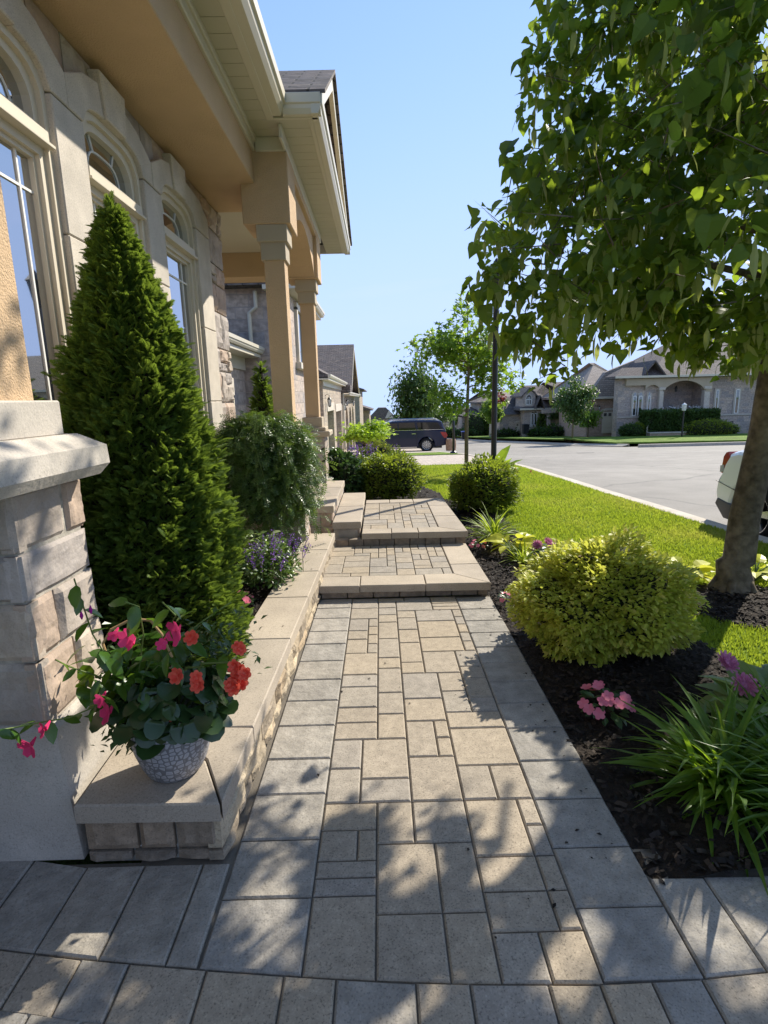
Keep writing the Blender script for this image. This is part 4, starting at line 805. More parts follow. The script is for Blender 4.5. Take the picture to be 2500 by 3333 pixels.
# big stone house with the corner porch
Y = 47; R1 = thing('porch_house', (27,50,-2.4), 'large mauve stone house across the street with arched corner porch', 'house')
X = lambda u, v=1300, Y=47: Q(u, v, Y)[0]; ZZ = lambda u, v, Y=47: Q(u, v, Y)[2]
ze = ZZ(2200, 1222); zf = ZZ(2200, 1353); zb = -2.5; xl, xr = X(2012), X(2560)
mb = MB(); mb.cbox(xl, X(2098), Y, Y+.9, zb, ze-.1); mb.cbox(X(2098), X(2150), Y, Y+6, zb, ze-.1); mb.cbox(X(2150), X(2298), Y+2.2, Y+6, zb, ze-.1); mb.cbox(X(2298), xr+4, Y+.4, Y+6, zb, ze-.1); mb.cbox(X(2135), X(2300), Y+.3, Y+2.5, zb, zf-.1); mb.build('wall', MT['stone_p'], R1)
mb = MB(); xa, xb = X(2150), X(2286)
ap = [(xa+(xb-xa)*t, ZZ(2200,1275)+(.9)*math.sin(math.pi*t)**.6) for t in np.linspace(0, 1, 13)]
mb.prism([(X(2030), ze), (X(2030), ze-.75), (X(2093), ze-.75), (X(2093), ZZ(2100,1270))]+[(X(2093)+(X(2140)-X(2093))*t, ZZ(2100,1270)+.42*math.sin(math.pi*t)**.6) for t in np.linspace(0.05, .95, 7)]+[(X(2140), ZZ(2140,1264)), (xa, ZZ(2140,1264))]+ap+[(xb, ze)], 'y', Y-.35, Y-.05)
mb.cbox(xb, xb+.55, Y-.36, Y+.2, ZZ(2286,1275), ze); mb.build('entablature', MT['stucco_trim'], R1)
for u0, u1, v1 in ((2139, 2153, 1355), (2284, 2302, 1340)):
    mb = MB(); a, b = X(u0), X(u1); mb.cbox(a, b, Y-.35, Y-.35+(b-a), ZZ(2145,v1), ZZ(2145,1264), .02); c_ = mb.build('column', MT['caststone'], R1)
    mb = MB(); mb.cbox(a-.08, b+.08, Y-.43, Y-.27+(b-a), ZZ(2145,1270), ZZ(2145,1261), .02); mb.build('capital', MT['caststone'], c_)
for u0, u1 in ((2060,2070),(2078,2089),(2108,2115)): win(R1, Y, X(u0), X(u1), ZZ(2070,1352), ZZ(2070,1290), .3)
for u0, u1 in ((2337,2345),(2402,2413)): win(R1, Y+.4, X(u0), X(u1), ZZ(2400,1345), ZZ(2400,1268), 0)
mb = MB(); hiproof(mb, 22.5, xr+5, Y-.6, Y+12, ze+.02, ze+3.4, 5.0); hiproof(mb, xl-.6, 24.5, Y-.62, Y+1.6, ze+.03, ze+.75, 1.0); gableroof(mb, X(2075), X(2150), Y-.7, Y+4, ze+.05, ze+1.25); mb.build('roof', MT['shingle'], R1)
trim(R1, xl-.6, xr+5, Y-.6, ze+.03, .18)
mb = MB(); mb.cbox(xl-.05, X(2098), Y-.08, Y, ZZ(2050,1360), ZZ(2050,1356)); mb.build('ledge', MT['caststone'], R1); mb = MB(); mb.cbox(X(2320), xr, Y+.32, Y+.4, ZZ(2400,1352), ZZ(2400,1347)); mb.build('ledge', MT['caststone'], R1)
mb = MB()
for k in range(5): mb.cbox(X(2066)+k*.0, X(2118), Y-2.4+k*.4, Y-1.95+k*.4+.3, zb, zb+.28*(k+1))
s_ = mb.build('porch_stairs', MT['curb'], R1); mb = MB()
for k in range(9): mb.tube([(X(2070)+.18*k, Y-2.3+.24*k, zb+.2+.14*k), (X(2070)+.18*k, Y-2.3+.24*k, zb+1.3+.14*k)], .02, 5)
mb.tube([(X(2070), Y-2.3, zb+1.3), (X(2070)+.18*8, Y-2.3+.24*8, zb+1.3+.14*8)], .03, 5); mb.build('railing', MT['alu'], R1)
mb = MB(); mb.lathe([(.02,.4),(.12,.2),(.1,-.1),(.02,-.15)], (X(2218), Y+1.0, ZZ(2218,1270)), 8); mb.build('porch_lamp', MT['black'], R1)
# its brick garage wing
Y = 52; G1 = thing('brick_garage_house', (22,55,-2.5), 'red brick garage wing with one beige arched garage door beside the stone porch house', 'house')
X = lambda u, v=1300: Q(u, v, 52)[0]; ZZ = lambda u, v: Q(u, v, 52)[2]
ze = ZZ(1980,1291); mb = MB(); mb.cbox(X(1912), X(2030), Y, Y+8, -3.2, ze); mb.build('wall', MT['brick_f'], G1)
mb = MB(); mb.prism([(X(1905),ze),(X(2050),ze),(X(2050),ze+3.2),(X(1960),ze+2.2)], 'y', Y-.5, Y+.2); hiproof(mb, X(1880), X(2110), Y-.5, Y+12, ze, ze+3.4, 3.6); mb.build('roof', MT['shingle_far'], G1)
fgar(G1, Y, X(1963), X(2010), ZZ(1980,1410), ZZ(1980,1340), MT['vinyl']); trim(G1, X(1905), X(2030), Y-.5, ze+.02)
lantern((X(1945), Y-.15, ZZ(1945,1328)), 'small black lantern on the far brick garage wall')
# middle house with two beige garage doors
Y = 62; G2 = thing('gable_window_house', (20,66,-3), 'house with paired narrow arched windows, arched dormer and small portico behind the young linden', 'house')
X = lambda u, v=1300: Q(u, v, 62)[0]; ZZ = lambda u, v: Q(u, v, 62)[2]
ze = ZZ(1780,1328); mb = MB(); mb.cbox(X(1708), X(1838), Y, Y+8, -4, ze); mb.cbox(X(1800), X(1920), Y+1, Y+8, -4, ZZ(1860,1310)); mb.cbox(X(1640), X(1712), Y+2, Y+8, -4.4, ZZ(1680,1350)); mb.prism([(X(1700),ze),(X(1742),ze),(X(1742),ze+1.5),(X(1721),ZZ(1720,1266)),(X(1700),ze+1.5)], 'y', Y-.1, Y+3); mb.build('wall', MT['stone_p'], G2)
mb = MB(); hiproof(mb, X(1690), X(1850), Y-.5, Y+10, ze, ze+2.6, 4); gableroof(mb, X(1694), X(1750), Y-.3, Y+5, ze+1.35, ZZ(1720,1263)+.1); hiproof(mb, X(1800), X(1935), Y+.5, Y+12, ZZ(1860,1310), ZZ(1860,1238), 4); gableroof(mb, X(1735), X(1765), Y-1.2, Y+2, ze+.1, ze+1.4)
mb.add([(X(1640),Y+1.5,ZZ(1680,1350)),(X(1715),Y+1.5,ZZ(1680,1350)),(X(1715),Y+6,ZZ(1680,1290)),(X(1690),Y+6,ZZ(1680,1290))], [(0,1,2,3)]); mb.build('roof', MT['shingle'], G2)
trim(G2, X(1690), X(1850), Y-.5, ze+.03)
win(G2, Y-.1, X(1712), X(1728), ZZ(1720,1316), ZZ(1720,1300), .5, 3)
for u0, u1 in ((1731,1737),(1741,1748)): win(G2, Y, X(u0), X(u1), ZZ(1735,1383), ZZ(1735,1346), .25)
win(G2, Y, X(1758), X(1763), ZZ(1735,1370), ZZ(1735,1348), .2)
mb = MB(); mb.cbox(X(1773), X(1784), Y-1.2, Y-.8, ZZ(1780,1385), ZZ(1780,1345), .03); mb.cbox(X(1755), X(1800), Y-1.3, Y-.7, ZZ(1780,1345), ZZ(1780,1332), .03); mb.build('portico', MT['stone_p'], G2)
fgar(G2, Y+2, Q(1678,1400,64)[0], Q(1709,1400,64)[0], Q(1700,1413,64)[2], Q(1700,1378,64)[2], MT['vinyl'])
for u0, u1 in ((1838,1868),(1874,1910)): fgar(G2, Y+1, X(u0), X(u1), ZZ(1850,1411), ZZ(1850,1376), MT['stucco_trim'])
# further houses
Y = 82; G3 = thing('two_storey_house', (25,86,-4), 'two storey stone house with tall arched entrance behind the black lamp post', 'house')
X = lambda u, v=1300: Q(u, v, 82)[0]; ZZ = lambda u, v: Q(u, v, 82)[2]
mb = MB(); mb.cbox(X(1560), X(1650), Y, Y+8, -6, ZZ(1600,1308)); mb.cbox(X(1500), X(1566), Y-1, Y+8, -6, ZZ(1530,1352)); mb.cbox(X(1628), X(1700), Y+1, Y+8, -6, ZZ(1660,1306)); mb.build('wall', MT['stone_p'], G3)
mb = MB(); hiproof(mb, X(1500), X(1580), Y-1.5, Y+8, ZZ(1530,1352), ZZ(1530,1325), 2); hiproof(mb, X(1548), X(1655), Y-.5, Y+10, ZZ(1600,1308), ZZ(1600,1268), 3); mb.build('roof', MT['shingle'], G3)
mb = MB(); hiproof(mb, X(1618), X(1705), Y, Y+8, ZZ(1660,1304), ZZ(1660,1270), 1.2); mb.build('upper_roof', MT['shingle_far'], G3)
win(G3, Y, X(1585), X(1603), ZZ(1590,1412), ZZ(1590,1352), .9, 2); win(G3, Y, X(1630), X(1640), ZZ(1590,1400), ZZ(1590,1350), .3)
for u0, u1 in ((1506,1528),(1533,1560)): fgar(G3, Y-1, X(u0), X(u1), ZZ(1530,1415), ZZ(1530,1383), MT['vinyl'])
Y = 96; G4 = thing('far_garage_house', (15,100,-5), 'furthest stone house at the bend with pale blue grey garage doors by the street sign', 'house')
X = lambda u, v=1300: Q(u, v, 96)[0]; ZZ = lambda u, v: Q(u, v, 96)[2]
mb = MB(); mb.cbox(X(1425), X(1500), Y, Y+8, -7, ZZ(1460,1358)); mb.build('wall', MT['stone_p'], G4)
mb = MB(); hiproof(mb, X(1415), X(1520), Y-.6, Y+10, ZZ(1460,1358), ZZ(1460,1312), 3); mb.build('roof', MT['shingle_far'], G4)
for u0, u1 in ((1432,1446),(1451,1475)): fgar(G4, Y, X(u0), X(u1), ZZ(1460,1417), ZZ(1460,1382), MT['alu'])
# ------------------------------------------------------------------ big linden beside the path
SIL = np.array([(1165,-400),(1165,-10),(1150,100),(1125,130),(1110,180),(1135,240),(1110,262),(1180,330),(1120,330),(1048,365),(1120,400),(1130,440),(1000,440),(978,470),(1000,510),(975,545),(1030,580),(1000,650),(1015,735),(1070,765),(1110,800),(1150,870),(1240,850),(1290,785),(1400,792),(1480,770),(1530,850),(1600,820),(1700,790),(3500,790),(3500,-4000),(1165,-4000)], float)*2500/1659
def inpoly(x, y, P):
    c = np.zeros(len(x), bool); j = len(P)-1
    for i in range(len(P)):
        xi, yi = P[i]; xj, yj = P[j]; m = (yi > y) != (yj > y)
        c ^= m & (x < (xj-xi)*(y-yi)/(yj-yi+1e-9)+xi); j = i
    return c
def crown_ok(P, slack=0):
    """the crown outline, sculpted: its left and lower contour, and the open side that lets sun onto the path"""
    u, v, d = px(P-np.array([0, 0, .045])); ok = inpoly(u+rng.normal(size=len(P))*14, v+rng.normal(size=len(P))*14, SIL) & (d > .9)
    dz = P[:, 2]; k = math.cos(SEL)/math.sin(SEL); sx, sy = P[:, 0]-math.cos(SAZ)*k*dz, P[:, 1]-math.sin(SAZ)*k*dz
    n = rng.normal(size=len(P))*.12
    lit = (sy > 1.85+n) & (sy < 5.4) & (sx < .75) & (sx > -.75)
    lit |= (sy > 2.5+n) & (sy < 12) & (sx > .75) & (sx < 2.6)
    zz = 1.0; sx2, sy2 = P[:, 0]-math.cos(SAZ)*k*(dz-zz), P[:, 1]-math.sin(SAZ)*k*(dz-zz)
    lit |= (sx2 < -.7) & (sx2 > -2.6) & (sy2 > 1.75) & (sy2 < 8)
    sx3, sy3 = P[:, 0]-math.cos(SAZ)*k*(dz-.3), P[:, 1]-math.sin(SAZ)*k*(dz-.3); lit |= (sx3 < -.55) & (sx3 > -1.25) & (sy3 > 1.72+n) & (sy3 < 5.6)
    nz = np.array([noise.noise(Vector((a*3.5, b*3.5, 7))) for a, b in zip(sx, sy)]); lit |= (nz > .01) & (rng.uniform(0,1,len(P))<.93) & (sx < 1.3) & (sx > -3) & (sy > -.5)
    return ok, lit
tr = thing('linden_tree', (2.75,4.05,0), 'large linden tree with heavy drooping foliage right of the path', 'tree')
mb = MB(); tp_ = [(2.752,4.10,-.05),(2.755,4.10,.06),(2.765,4.10,.16),(2.785,4.10,.30)]+[tuple(at(u, v, 4.1)) for u, v in ((2384,1836),(2422,1690),(2456,1542),(2488,1400),(2512,1250),(2530,1100))]+[(3.0,4.1,2.9),(3.02,4.1,3.6),(3.0,4.1,4.4),(3.0,4.1,5.4)]
tp_ = sorted(tp_, key=lambda p: p[2]); rr_ = [float(np.interp(p[2], [-.05,.06,.16,.35,1.0,2.0,3.0,5.4], [.19,.155,.128,.108,.100,.092,.08,.025])) for p in tp_]
mb.tube(tp_, rr_, 18); limbs = []
for k in range(5): a = k*1.26+.3; mb.tube([(2.76+.06*math.cos(a),4.1+.06*math.sin(a),.2),(2.76+.16*math.cos(a),4.1+.16*math.sin(a),.05),(2.76+.27*math.cos(a),4.1+.27*math.sin(a),-.02)], [.045,.03,.012], 8)
for k in range(22):
    z0_ = 1.75+rng.uniform(0, 3.2); a = rng.uniform(math.pi*.75, math.pi*1.95) if k % 3 else rng.uniform(0, 6.28); l = rng.uniform(1.3, 2.4)*(1-.12*(z0_-1.7))
    p0 = np.array([2.99, 4.1, z0_]); d_ = np.array([math.cos(a), math.sin(a), .35]); pts = [p0]
    for i in range(1, 6): t = i/5; pts.append(p0+d_*l*t+np.array([0, 0, .28*l*t*(1-t)-.35*t*t])+rng.normal(size=3)*.04)
    limbs.append(np.array(pts))
gp_ = []
for pts in limbs:
    ok, lit = crown_ok(pts[2:]); k = 2+(len(ok) if ok.all() else int(np.argmin(ok)))-1
    if k >= 3: mb.tube(pts[:k], [.035*(1-i/7) for i in range(k)], 6)
mb.build('trunk', MT['bark'], tr, True)
def crown_pts(n, c, r):
    d = rng.normal(size=(n, 3)); d /= np.linalg.norm(d, axis=1)[:, None]; q = rng.uniform(.15, 1, n)**.5
    P = d*q[:, None]*np.array(r)+np.array(c); return P
cl = np.concatenate([crown_pts(9000, (2.75,3.35,3.7), (2.35,2.0,2.5)), crown_pts(1300, (1.5,2.6,2.3), (1.1,1.0,.75)), crown_pts(500, (2.6,3.6,2.2), (1.2,.9,.5)), crown_pts(900, (3.9,5.6,4.9), (1.6,1.4,1.6)), crown_pts(1200, (3.2,4.6,2.2), (1.1,.9,.6)), crown_pts(500, (1.5,3.6,2.9), (.9,.9,.9))])
ok, lit = crown_ok(cl); dens = np.array([noise.noise(Vector((p[0]*1.1, p[1]*1.1, p[2]*2.9))) for p in cl]); cl = cl[ok & ~lit & (dens > -.19)]
twn = len(cl); per = 13; out = cl-np.array([2.95, 4.1, 3.4]); out[:, 2] *= .3; out /= np.linalg.norm(out, axis=1)[:, None]+1e-6
sh = out*.8+rng.normal(size=(twn, 3))*.45; sh[:, 2] -= .12; sh /= np.linalg.norm(sh, axis=1)[:, None]; L_s = rng.uniform(.16, .38, twn)
tt = np.tile(np.arange(per)/(per-1.), twn); base = np.repeat(cl, per, axis=0); dd = np.repeat(sh*L_s[:, None], per, axis=0)
lp = base+dd*tt[:, None]+np.array([0, 0, -.10])*(tt**2)[:, None]+rng.normal(size=(twn*per, 3))*.022; yawL = np.arctan2(-dd[:, 0], dd[:, 1])+np.tile(np.where(np.arange(per) % 2 == 0, .9, -.9), twn)+rng.normal(size=twn*per)*.5
ok, lit = crown_ok(lp); kk = ok & ~lit; lp = lp[kk]; yawL = yawL[kk]; big_ = rng.uniform(0, 1, len(lp)) < .28
mb = MB(); scatter(mb, LF_HEART, lp[big_], .066, yawL[big_], rng.normal(-.55, .5, big_.sum()), rng.normal(0, .5, big_.sum()), .4); scatter(mb, LF_HEART, lp[~big_], .043, yawL[~big_], rng.normal(-.45, .65, (~big_).sum()), rng.normal(0, .7, (~big_).sum()), .35); mb.build('leaves', MT['linden'], tr)
bp_ = lp[rng.uniform(0, 1, len(lp)) < .2]; mb = MB(); scatter(mb, LF_LANCE, bp_+np.array([0, 0, -.03]), .08, None, rng.uniform(-1.5, -.8, len(bp_)), None, .3)
mb.build('bracts', MT['bract'], tr)
mb = MB(); tw = cl[::2]; D_ = sh[::2]; Ls = L_s[::2]
e1 = np.cross(D_, np.array([.3, .5, .8])); e1 /= np.linalg.norm(e1, axis=1)[:, None]; e2 = np.cross(D_, e1); okt, _l = crown_ok(tw+D_*Ls[:, None]); Rm = np.stack([e1*.004, e2*.004, D_*Ls[:, None]], 2)
mb.inst(T_([(1,0,0),(-.5,.87,0),(-.5,-.87,0),(.2,0,1)]), [(0,1,3),(1,2,3),(2,0,3)], Rm[okt], tw[okt]); mb.build('twigs', MT['bark'], tr)
print('linden leaves', len(lp))
# ------------------------------------------------------------------ young trees
def tree(name, base, h, cz, r, n, size, mats, label, tpl=LF_STAR, tr_=.05, cat='tree', lobes=6, drop=.3, group=None, trunkmat='bark_grey', clump=1.0, cast=None):
    t = thing(name, base, label, cat, group); b = np.array(base, float); mb = MB()
    top = b+np.array([0, 0, h]); mb.tube([b+np.array([0,0,-.1]), b+np.array([0,0,h*.3]), b+np.array([.01*h,0,h*.6]), top], [tr_*1.15, tr_, tr_*.7, tr_*.15], 10)
    cs = []
    for k in range(lobes*3):
        z0_ = rng.uniform(cz-r[2]*.75, cz+r[2]*.6); a = k*2.4+rng.uniform(-.4, .4); rr = r[0]*math.sqrt(max(.05, 1-((z0_-cz)/r[2])**2))*rng.uniform(.55, .95)
        p0 = b+np.array([0, 0, max(.2, z0_-rr*.45)]); p1 = b+np.array([math.cos(a)*rr, math.sin(a)*rr*r[1]/r[0], z0_]); mb.tube([p0, (p0+p1)/2+np.array([0,0,-.05*rr]), p1], [tr_*.35, tr_*.22, tr_*.06], 5, cap=False); cs.append(p1); cs.append(p0*.45+p1*.55)
    mb.build('trunk', MT[trunkmat], t, True); cs = np.array(cs+[tuple(top)]+[tuple(top-np.array([0,0,r[2]*.3]))])
    idx = rng.integers(0, len(cs), n); P = cs[idx]+rng.normal(size=(n, 3))*np.array([r[0], r[1], r[2]*.8])*.16*clump
    mb = MB(); scatter(mb, tpl, P, size, None, rng.uniform(-1, .4, n)-drop, None, .35); mb.build('crown', mats, t); return t
tree('young_maple', (2.02,12.9,g(12.9)), 3.85, 2.55, (1.2,1.2,1.1), 3000, .13, MT['maple'], 'slender young maple with bright green crown on the lawn, beside the lamp post', tr_=.045)
tree('round_tree', (3.1,46,g(46)), 6.8, 4.0, (1.9,1.9,2.6), 6500, .28, MT['darktree'], 'dense dark green round tree behind the parked dark vehicle', LF_OVAL, .13, lobes=9, clump=1.5)
tree('shade_tree', (4.9,52,g(52)), 4.4, 2.7, (1.5,1.3,1.3), 2200, .26, MT['darktree'], 'lower green tree right of the dark round tree, above the tail of the dark vehicle', LF_OVAL, .1, lobes=8, clump=1.5)
tree('young_linden', (15.9,45.5,g(45.5)+.1), 4.9, 3.2, (1.45,1.5,1.6), 5200, .2, MT['darktree'], 'young linden tree on the corner lawn before the brick garage', LF_OVAL, .07, lobes=8, clump=1.35)
tree('small_maple', (12.6,62,g(62)+.3), 4.4, 3.1, (1.35,1.2,1.5), 2200, .25, MT['maple'], 'small pale green maple across the street, right of the black lamp post', LF_STAR, .05)
tree('small_maple', (12.2,86,g(86)+.3), 4.8, 3.4, (1.7,1.4,1.7), 1500, .32, MT['maple'], 'small pale green maple furthest down the street, right of the street sign post', LF_STAR, .06)
tree('ornamental_tree', (18.5,49,g(49)+.3), 2.9, 1.8, (1.0,1.0,.9), 1800, .2, MT['maple'], 'broad low green ornamental tree in front of the brick garage door', LF_OVAL, .06, lobes=7)
tree('red_maple', (17.3,80,g(80)+.3), 6.2, 4.0, (1.3,1.2,2.4), 1500, .32, MT['redleaf'], 'dark red leaved tree just right of the lamp post far across the street', LF_STAR, .07)
tree('cloud_pine', (19.2,61,g(61)+.3), 2.6, 2.3, (1.2,.9,.35), 1600, .14, MT['darktree'], 'flat topped cloud pruned shrub before the gable window house', LF_SMALL, .06)
def dwarf():
    t = thing('dwarf_maple', (-.55,20.5,g(20.5)), 'spreading lime green dwarf maple in front of the dark vehicle', 'tree'); b = np.array([-.55,20.5,g(20.5)]); mb = MB(); cs = []
    mb.tube([b+[0,0,-.1], b+[.05,0,.5]], [.06,.05], 8)
    for k in range(16):
        a = k*2.4; rr = rng.uniform(.35, .95); z_ = 1.15+.35*(1-rr)+rng.uniform(-.25, .12); p = b+[math.cos(a)*rr, math.sin(a)*rr*.8, z_-.3*rr]; mb.tube([b+[.05,0,.5], (b+p)/2+[0,0,.35], p], [.03,.02,.008], 5, cap=False); cs += [p, p*.7+(b+[.05,0,.9])*.3]
    mb.build('trunk', MT['bark_grey'], t, True); cs = np.array(cs); P = cs[rng.integers(0, len(cs), 2600)]+rng.normal(size=(2600, 3))*[.17,.15,.08]
    mb = MB(); scatter(mb, LF_STAR, P, .13, None, rng.uniform(-1, .2, len(P))); mb.build('crown', MT['lime'], t)
dwarf()
# ------------------------------------------------------------------ cedars
def cedar(name, c, prof, n, size, label, squash=1.0, lean=(0, 0), wild=True):
    t = thing(name, (c[0], c[1], c[2]), label, 'conifer'); zs = np.array([a for a, _ in prof]); rs = np.array([b*(.91 if n > 20000 else .97) for _, b in prof])
    zz = rng.uniform(zs[0], zs[-1], n*3); rr = np.interp(zz, zs, rs); keep = rng.uniform(0, rs.max(), n*3) < rr+.03; zz, rr = zz[keep][:n], rr[keep][:n]; m = len(zz)
    a = rng.uniform(0, 2*np.pi, m); lump = np.array([1+.20*noise.noise(Vector((math.cos(p)*2.2, math.sin(p)*2.2, z*3.2)))+.30*noise.noise(Vector((math.cos(p)*6, math.sin(p)*6, z*10))) for p, z in zip(a, zz)])
    q = rng.uniform(.74, 1.0, m)**.8*lump*rng.choice([1,1,1,1.06], m); lx = lean[0]*(zz-zs[0]); ly = lean[1]*(zz-zs[0])
    P = np.stack([c[0]+lx+np.cos(a)*rr*q, c[1]+ly+np.sin(a)*rr*q*squash, c[2]+zz], 1); mb = MB()
    scatter(mb, LF_FROND, P-np.array([0, 0, size*.5]), size, a-np.pi/2+rng.normal(size=m)*.45, rng.uniform(.35, 1.25, m), rng.uniform(-1.5, 1.5, m), .35)
    if wild:
        k = 60; tz = rng.uniform(-.22, .0, k); P = np.stack([c[0]+lean[0]*zs[-1]+rng.normal(size=k)*.12*(-tz), c[1]+rng.normal(size=k)*.12*(-tz), c[2]+zs[-1]+tz], 1); scatter(mb, LF_FROND, P, size*1.15, None, rng.uniform(1.2, 1.57, k))
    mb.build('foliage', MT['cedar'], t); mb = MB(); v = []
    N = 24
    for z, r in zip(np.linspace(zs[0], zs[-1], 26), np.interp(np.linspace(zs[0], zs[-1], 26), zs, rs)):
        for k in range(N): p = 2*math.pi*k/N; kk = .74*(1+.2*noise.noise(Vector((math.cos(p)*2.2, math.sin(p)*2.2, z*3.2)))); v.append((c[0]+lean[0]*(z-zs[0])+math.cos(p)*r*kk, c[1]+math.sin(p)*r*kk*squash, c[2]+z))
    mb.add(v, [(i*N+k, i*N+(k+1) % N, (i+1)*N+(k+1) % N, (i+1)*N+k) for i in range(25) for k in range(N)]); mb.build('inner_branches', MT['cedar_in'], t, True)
cedar('cedar_tree', (-1.145,2.68,.2), [(0,.28),(.12,.37),(.4,.385),(.65,.37),(.9,.355),(1.15,.335),(1.35,.31),(1.55,.27),(1.72,.22),(1.88,.165),(2.02,.115),(2.16,.06),(2.27,.012)], 30000, .050, 'tall dense cone shaped cedar against the arched windows', 1.0, (-.015, 0))
cedar('cedar_tree', (-1.98,9.5,.0), [(0,.2),(.5,.25),(1.0,.22),(1.5,.16),(1.9,.08),(2.25,.01)], 1500, .11, 'slim small cedar at the corner of the neighbouring house', wild=False)
cedar('cedar_tree', (15.6,81,g(81)+.3), [(0,.9),(1.5,1.0),(3,.8),(4,.4),(4.6,.05)], 700, .5, 'dark columnar cedar far across the street beside the pale maple', wild=False)
cedar('cedar_tree', (17.9,61.3,g(61)+.3), [(0,.4),(.8,.42),(1.8,.3),(2.6,.05)], 500, .3, 'narrow dark cedar beneath the paired arched windows across the street', wild=False)
# ------------------------------------------------------------------ shrubs
def weeping(c, R_, ht, n):
    t = thing('weeping_pea_shrub', c, 'weeping green pea shrub with small leaflets tumbling over the end of the wall', 'shrub'); c = np.array(c, float)
    mb = MB(); st_ = MB(); P = []; yw = []; pt = []; st_.tube([c, c+[0,0,ht*.5], c+[0,0,ht*.93]], [.03,.025,.02], 8)
    for k in range(150):
        a = rng.uniform(0, 6.28); l = R_*rng.uniform(.55, 1.08)*(1.12 if math.cos(a) > .2 else 1); z0_ = ht*rng.uniform(.86, 1.0); dz = rng.uniform(.25, .98)*z0_; pts = []
        for i in range(9):
            s_ = i/8; rr = l*math.sin(min(1, s_*1.35)*math.pi/2)**.8; z = z0_+.10*math.sin(s_*math.pi)*(1-s_)-dz*max(0, s_-.28)**1.3/.72**1.3
            pts.append(c+[math.cos(a)*rr+.04*math.sin(i+k), math.sin(a)*rr+.04*math.cos(i*1.7+k), z])
        if k % 2 == 0: st_.tube(pts, [.006-.0005*i for i in range(9)], 4, cap=False)
        for _ in range(n//150):
            f_ = rng.uniform(.5, 8); i = min(7, int(f_)); p = pts[i]*(1-(f_-i))+pts[i+1]*(f_-i); P.append(p+rng.normal(size=3)*.028); yw.append(a-math.pi/2+rng.normal()*1.0); pt.append(rng.uniform(-1.2, .7))
    scatter(mb, LF_PIN, np.array(P), .085, np.array(yw), np.array(pt), None, .3); P2, yw2, el2 = shell(3800, (c[0], c[1], c[2]+ht*.58), (R_*1.0, R_*.95, ht*.46), .75, .3, -.7, seed=12); scatter(mb, LF_PIN, P2, .075, yw2+rng.normal(size=len(P2))*.8, el2*.6+rng.normal(size=len(P2))*.5, None, .3)
    mb.build('foliage', MT['pea'], t); st_.build('branches', MT['stem'], t)
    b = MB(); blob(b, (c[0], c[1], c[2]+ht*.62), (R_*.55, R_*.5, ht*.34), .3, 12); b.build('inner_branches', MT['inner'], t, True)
weeping((-1.09,4.98,.2), .44, 1.22, 8200)
shrub('golden_spirea', (1.38,3.28,.33), (.51,.46,.355), 19000, .035, MT['spirea_y'], 'big golden yellow spirea mound beside the path, before the linden trunk', tpl=LF_OVAL, lump=.20, flowers=(MT['p_spirea'],30,.012), zmin=-.8, seed=1, core=.8)
shrub('green_spirea', (1.47,7.75,.33), (.50,.50,.37), 6500, .05, MT['spirea_g'], 'rounded green and gold spirea right of the upper landing, under the lamp post', zmin=-.8, seed=2, core=.8, flowers=(MT['p_canna'],7,.015))
shrub('green_spirea', (.12,8.65,.36), (.55,.5,.38), 6500, .05, MT['spirea_g'], 'rounded green spirea behind the upper landing, left of the lawn', zmin=-.8, seed=4, core=.8)
shrub('golden_spirea', (-.05,10.6,.38), (.5,.45,.36), 2600, .06, MT['spirea_y'], 'small golden mound behind the left green spirea', flowers=(MT['p_spirea'],8,.015), seed=5, core=.8)
shrub('hydrangea_bush', (-.62,8.45,.4), (.30,.32,.42), 1500, .085, MT['darkleaf'], 'leafy dark green bush at the foot of the porch column', tpl=LF_OVAL, seed=6, core=.75)
for (x, y, r_, h_, lab, mt_) in [(22.2,45.6,.75,.75,'dome shaped dark clipped bush before the brick garage','darktree'),(23.7,45.2,.55,.5,'small grey green bush between the dome bush and the golden hedge','darktree'),(24.2,46.8,1.0,.9,'dark shrub below the paired arched windows of the porch house','darktree'),(20.6,45.2,.9,.55,'low spreading dark shrub at the foot of the ornamental tree','darktree'),(21.3,45.4,.6,.6,'pale green shrub left of the dome shaped bush','spirea_g')]:
    shrub('clipped_bush', (x, y, g(y)+.3+h_*.8), (r_, r_, h_), 1300, .16, MT[mt_], lab, core=.9, lump=.08, group='bushes before the porch house')
shrub('golden_hedge', (26.6,44.4,g(44.4)+.75), (2.3,.8,.75), 3200, .15, MT['spirea_g'], 'low oval golden hedge in front of the porch stairs across the street', core=.93, lump=.1)
shrub('low_hedge', (34.3,44.6,g(44.6)+.8), (2.0,.7,.8), 2200, .15, MT['darktree'], 'low brownish hedge right of the utility box across the street', core=.93, lump=.1)
for (x, y, r_, h_, lab) in [(17.0,60,.9,.45,'low clipped round shrub left of the cloud pruned one'),(18.6,59,1.4,.6,'wide low shrub below the cloud pruned one'),(20.3,59,.8,.7,'green shrub by the steps of the gable window house'),(12.4,79,1.6,.6,'low dark shrub under the far entrance'),(10.2,80,1.1,.7,'dark shrub in front of the far beige garage'),(14.6,64,1.6,.5,'low hedge under the small pale maple'),(13.6,80,1.5,1.9,'tall rounded green shrub left of the arched entrance')]:
    shrub('garden_shrub', (x, y, g(y)+.3+h_*.7), (r_, r_*.8, h_), 500, .3, MT['darktree'], lab, core=.9, lump=.15, group='shrubs across the street')
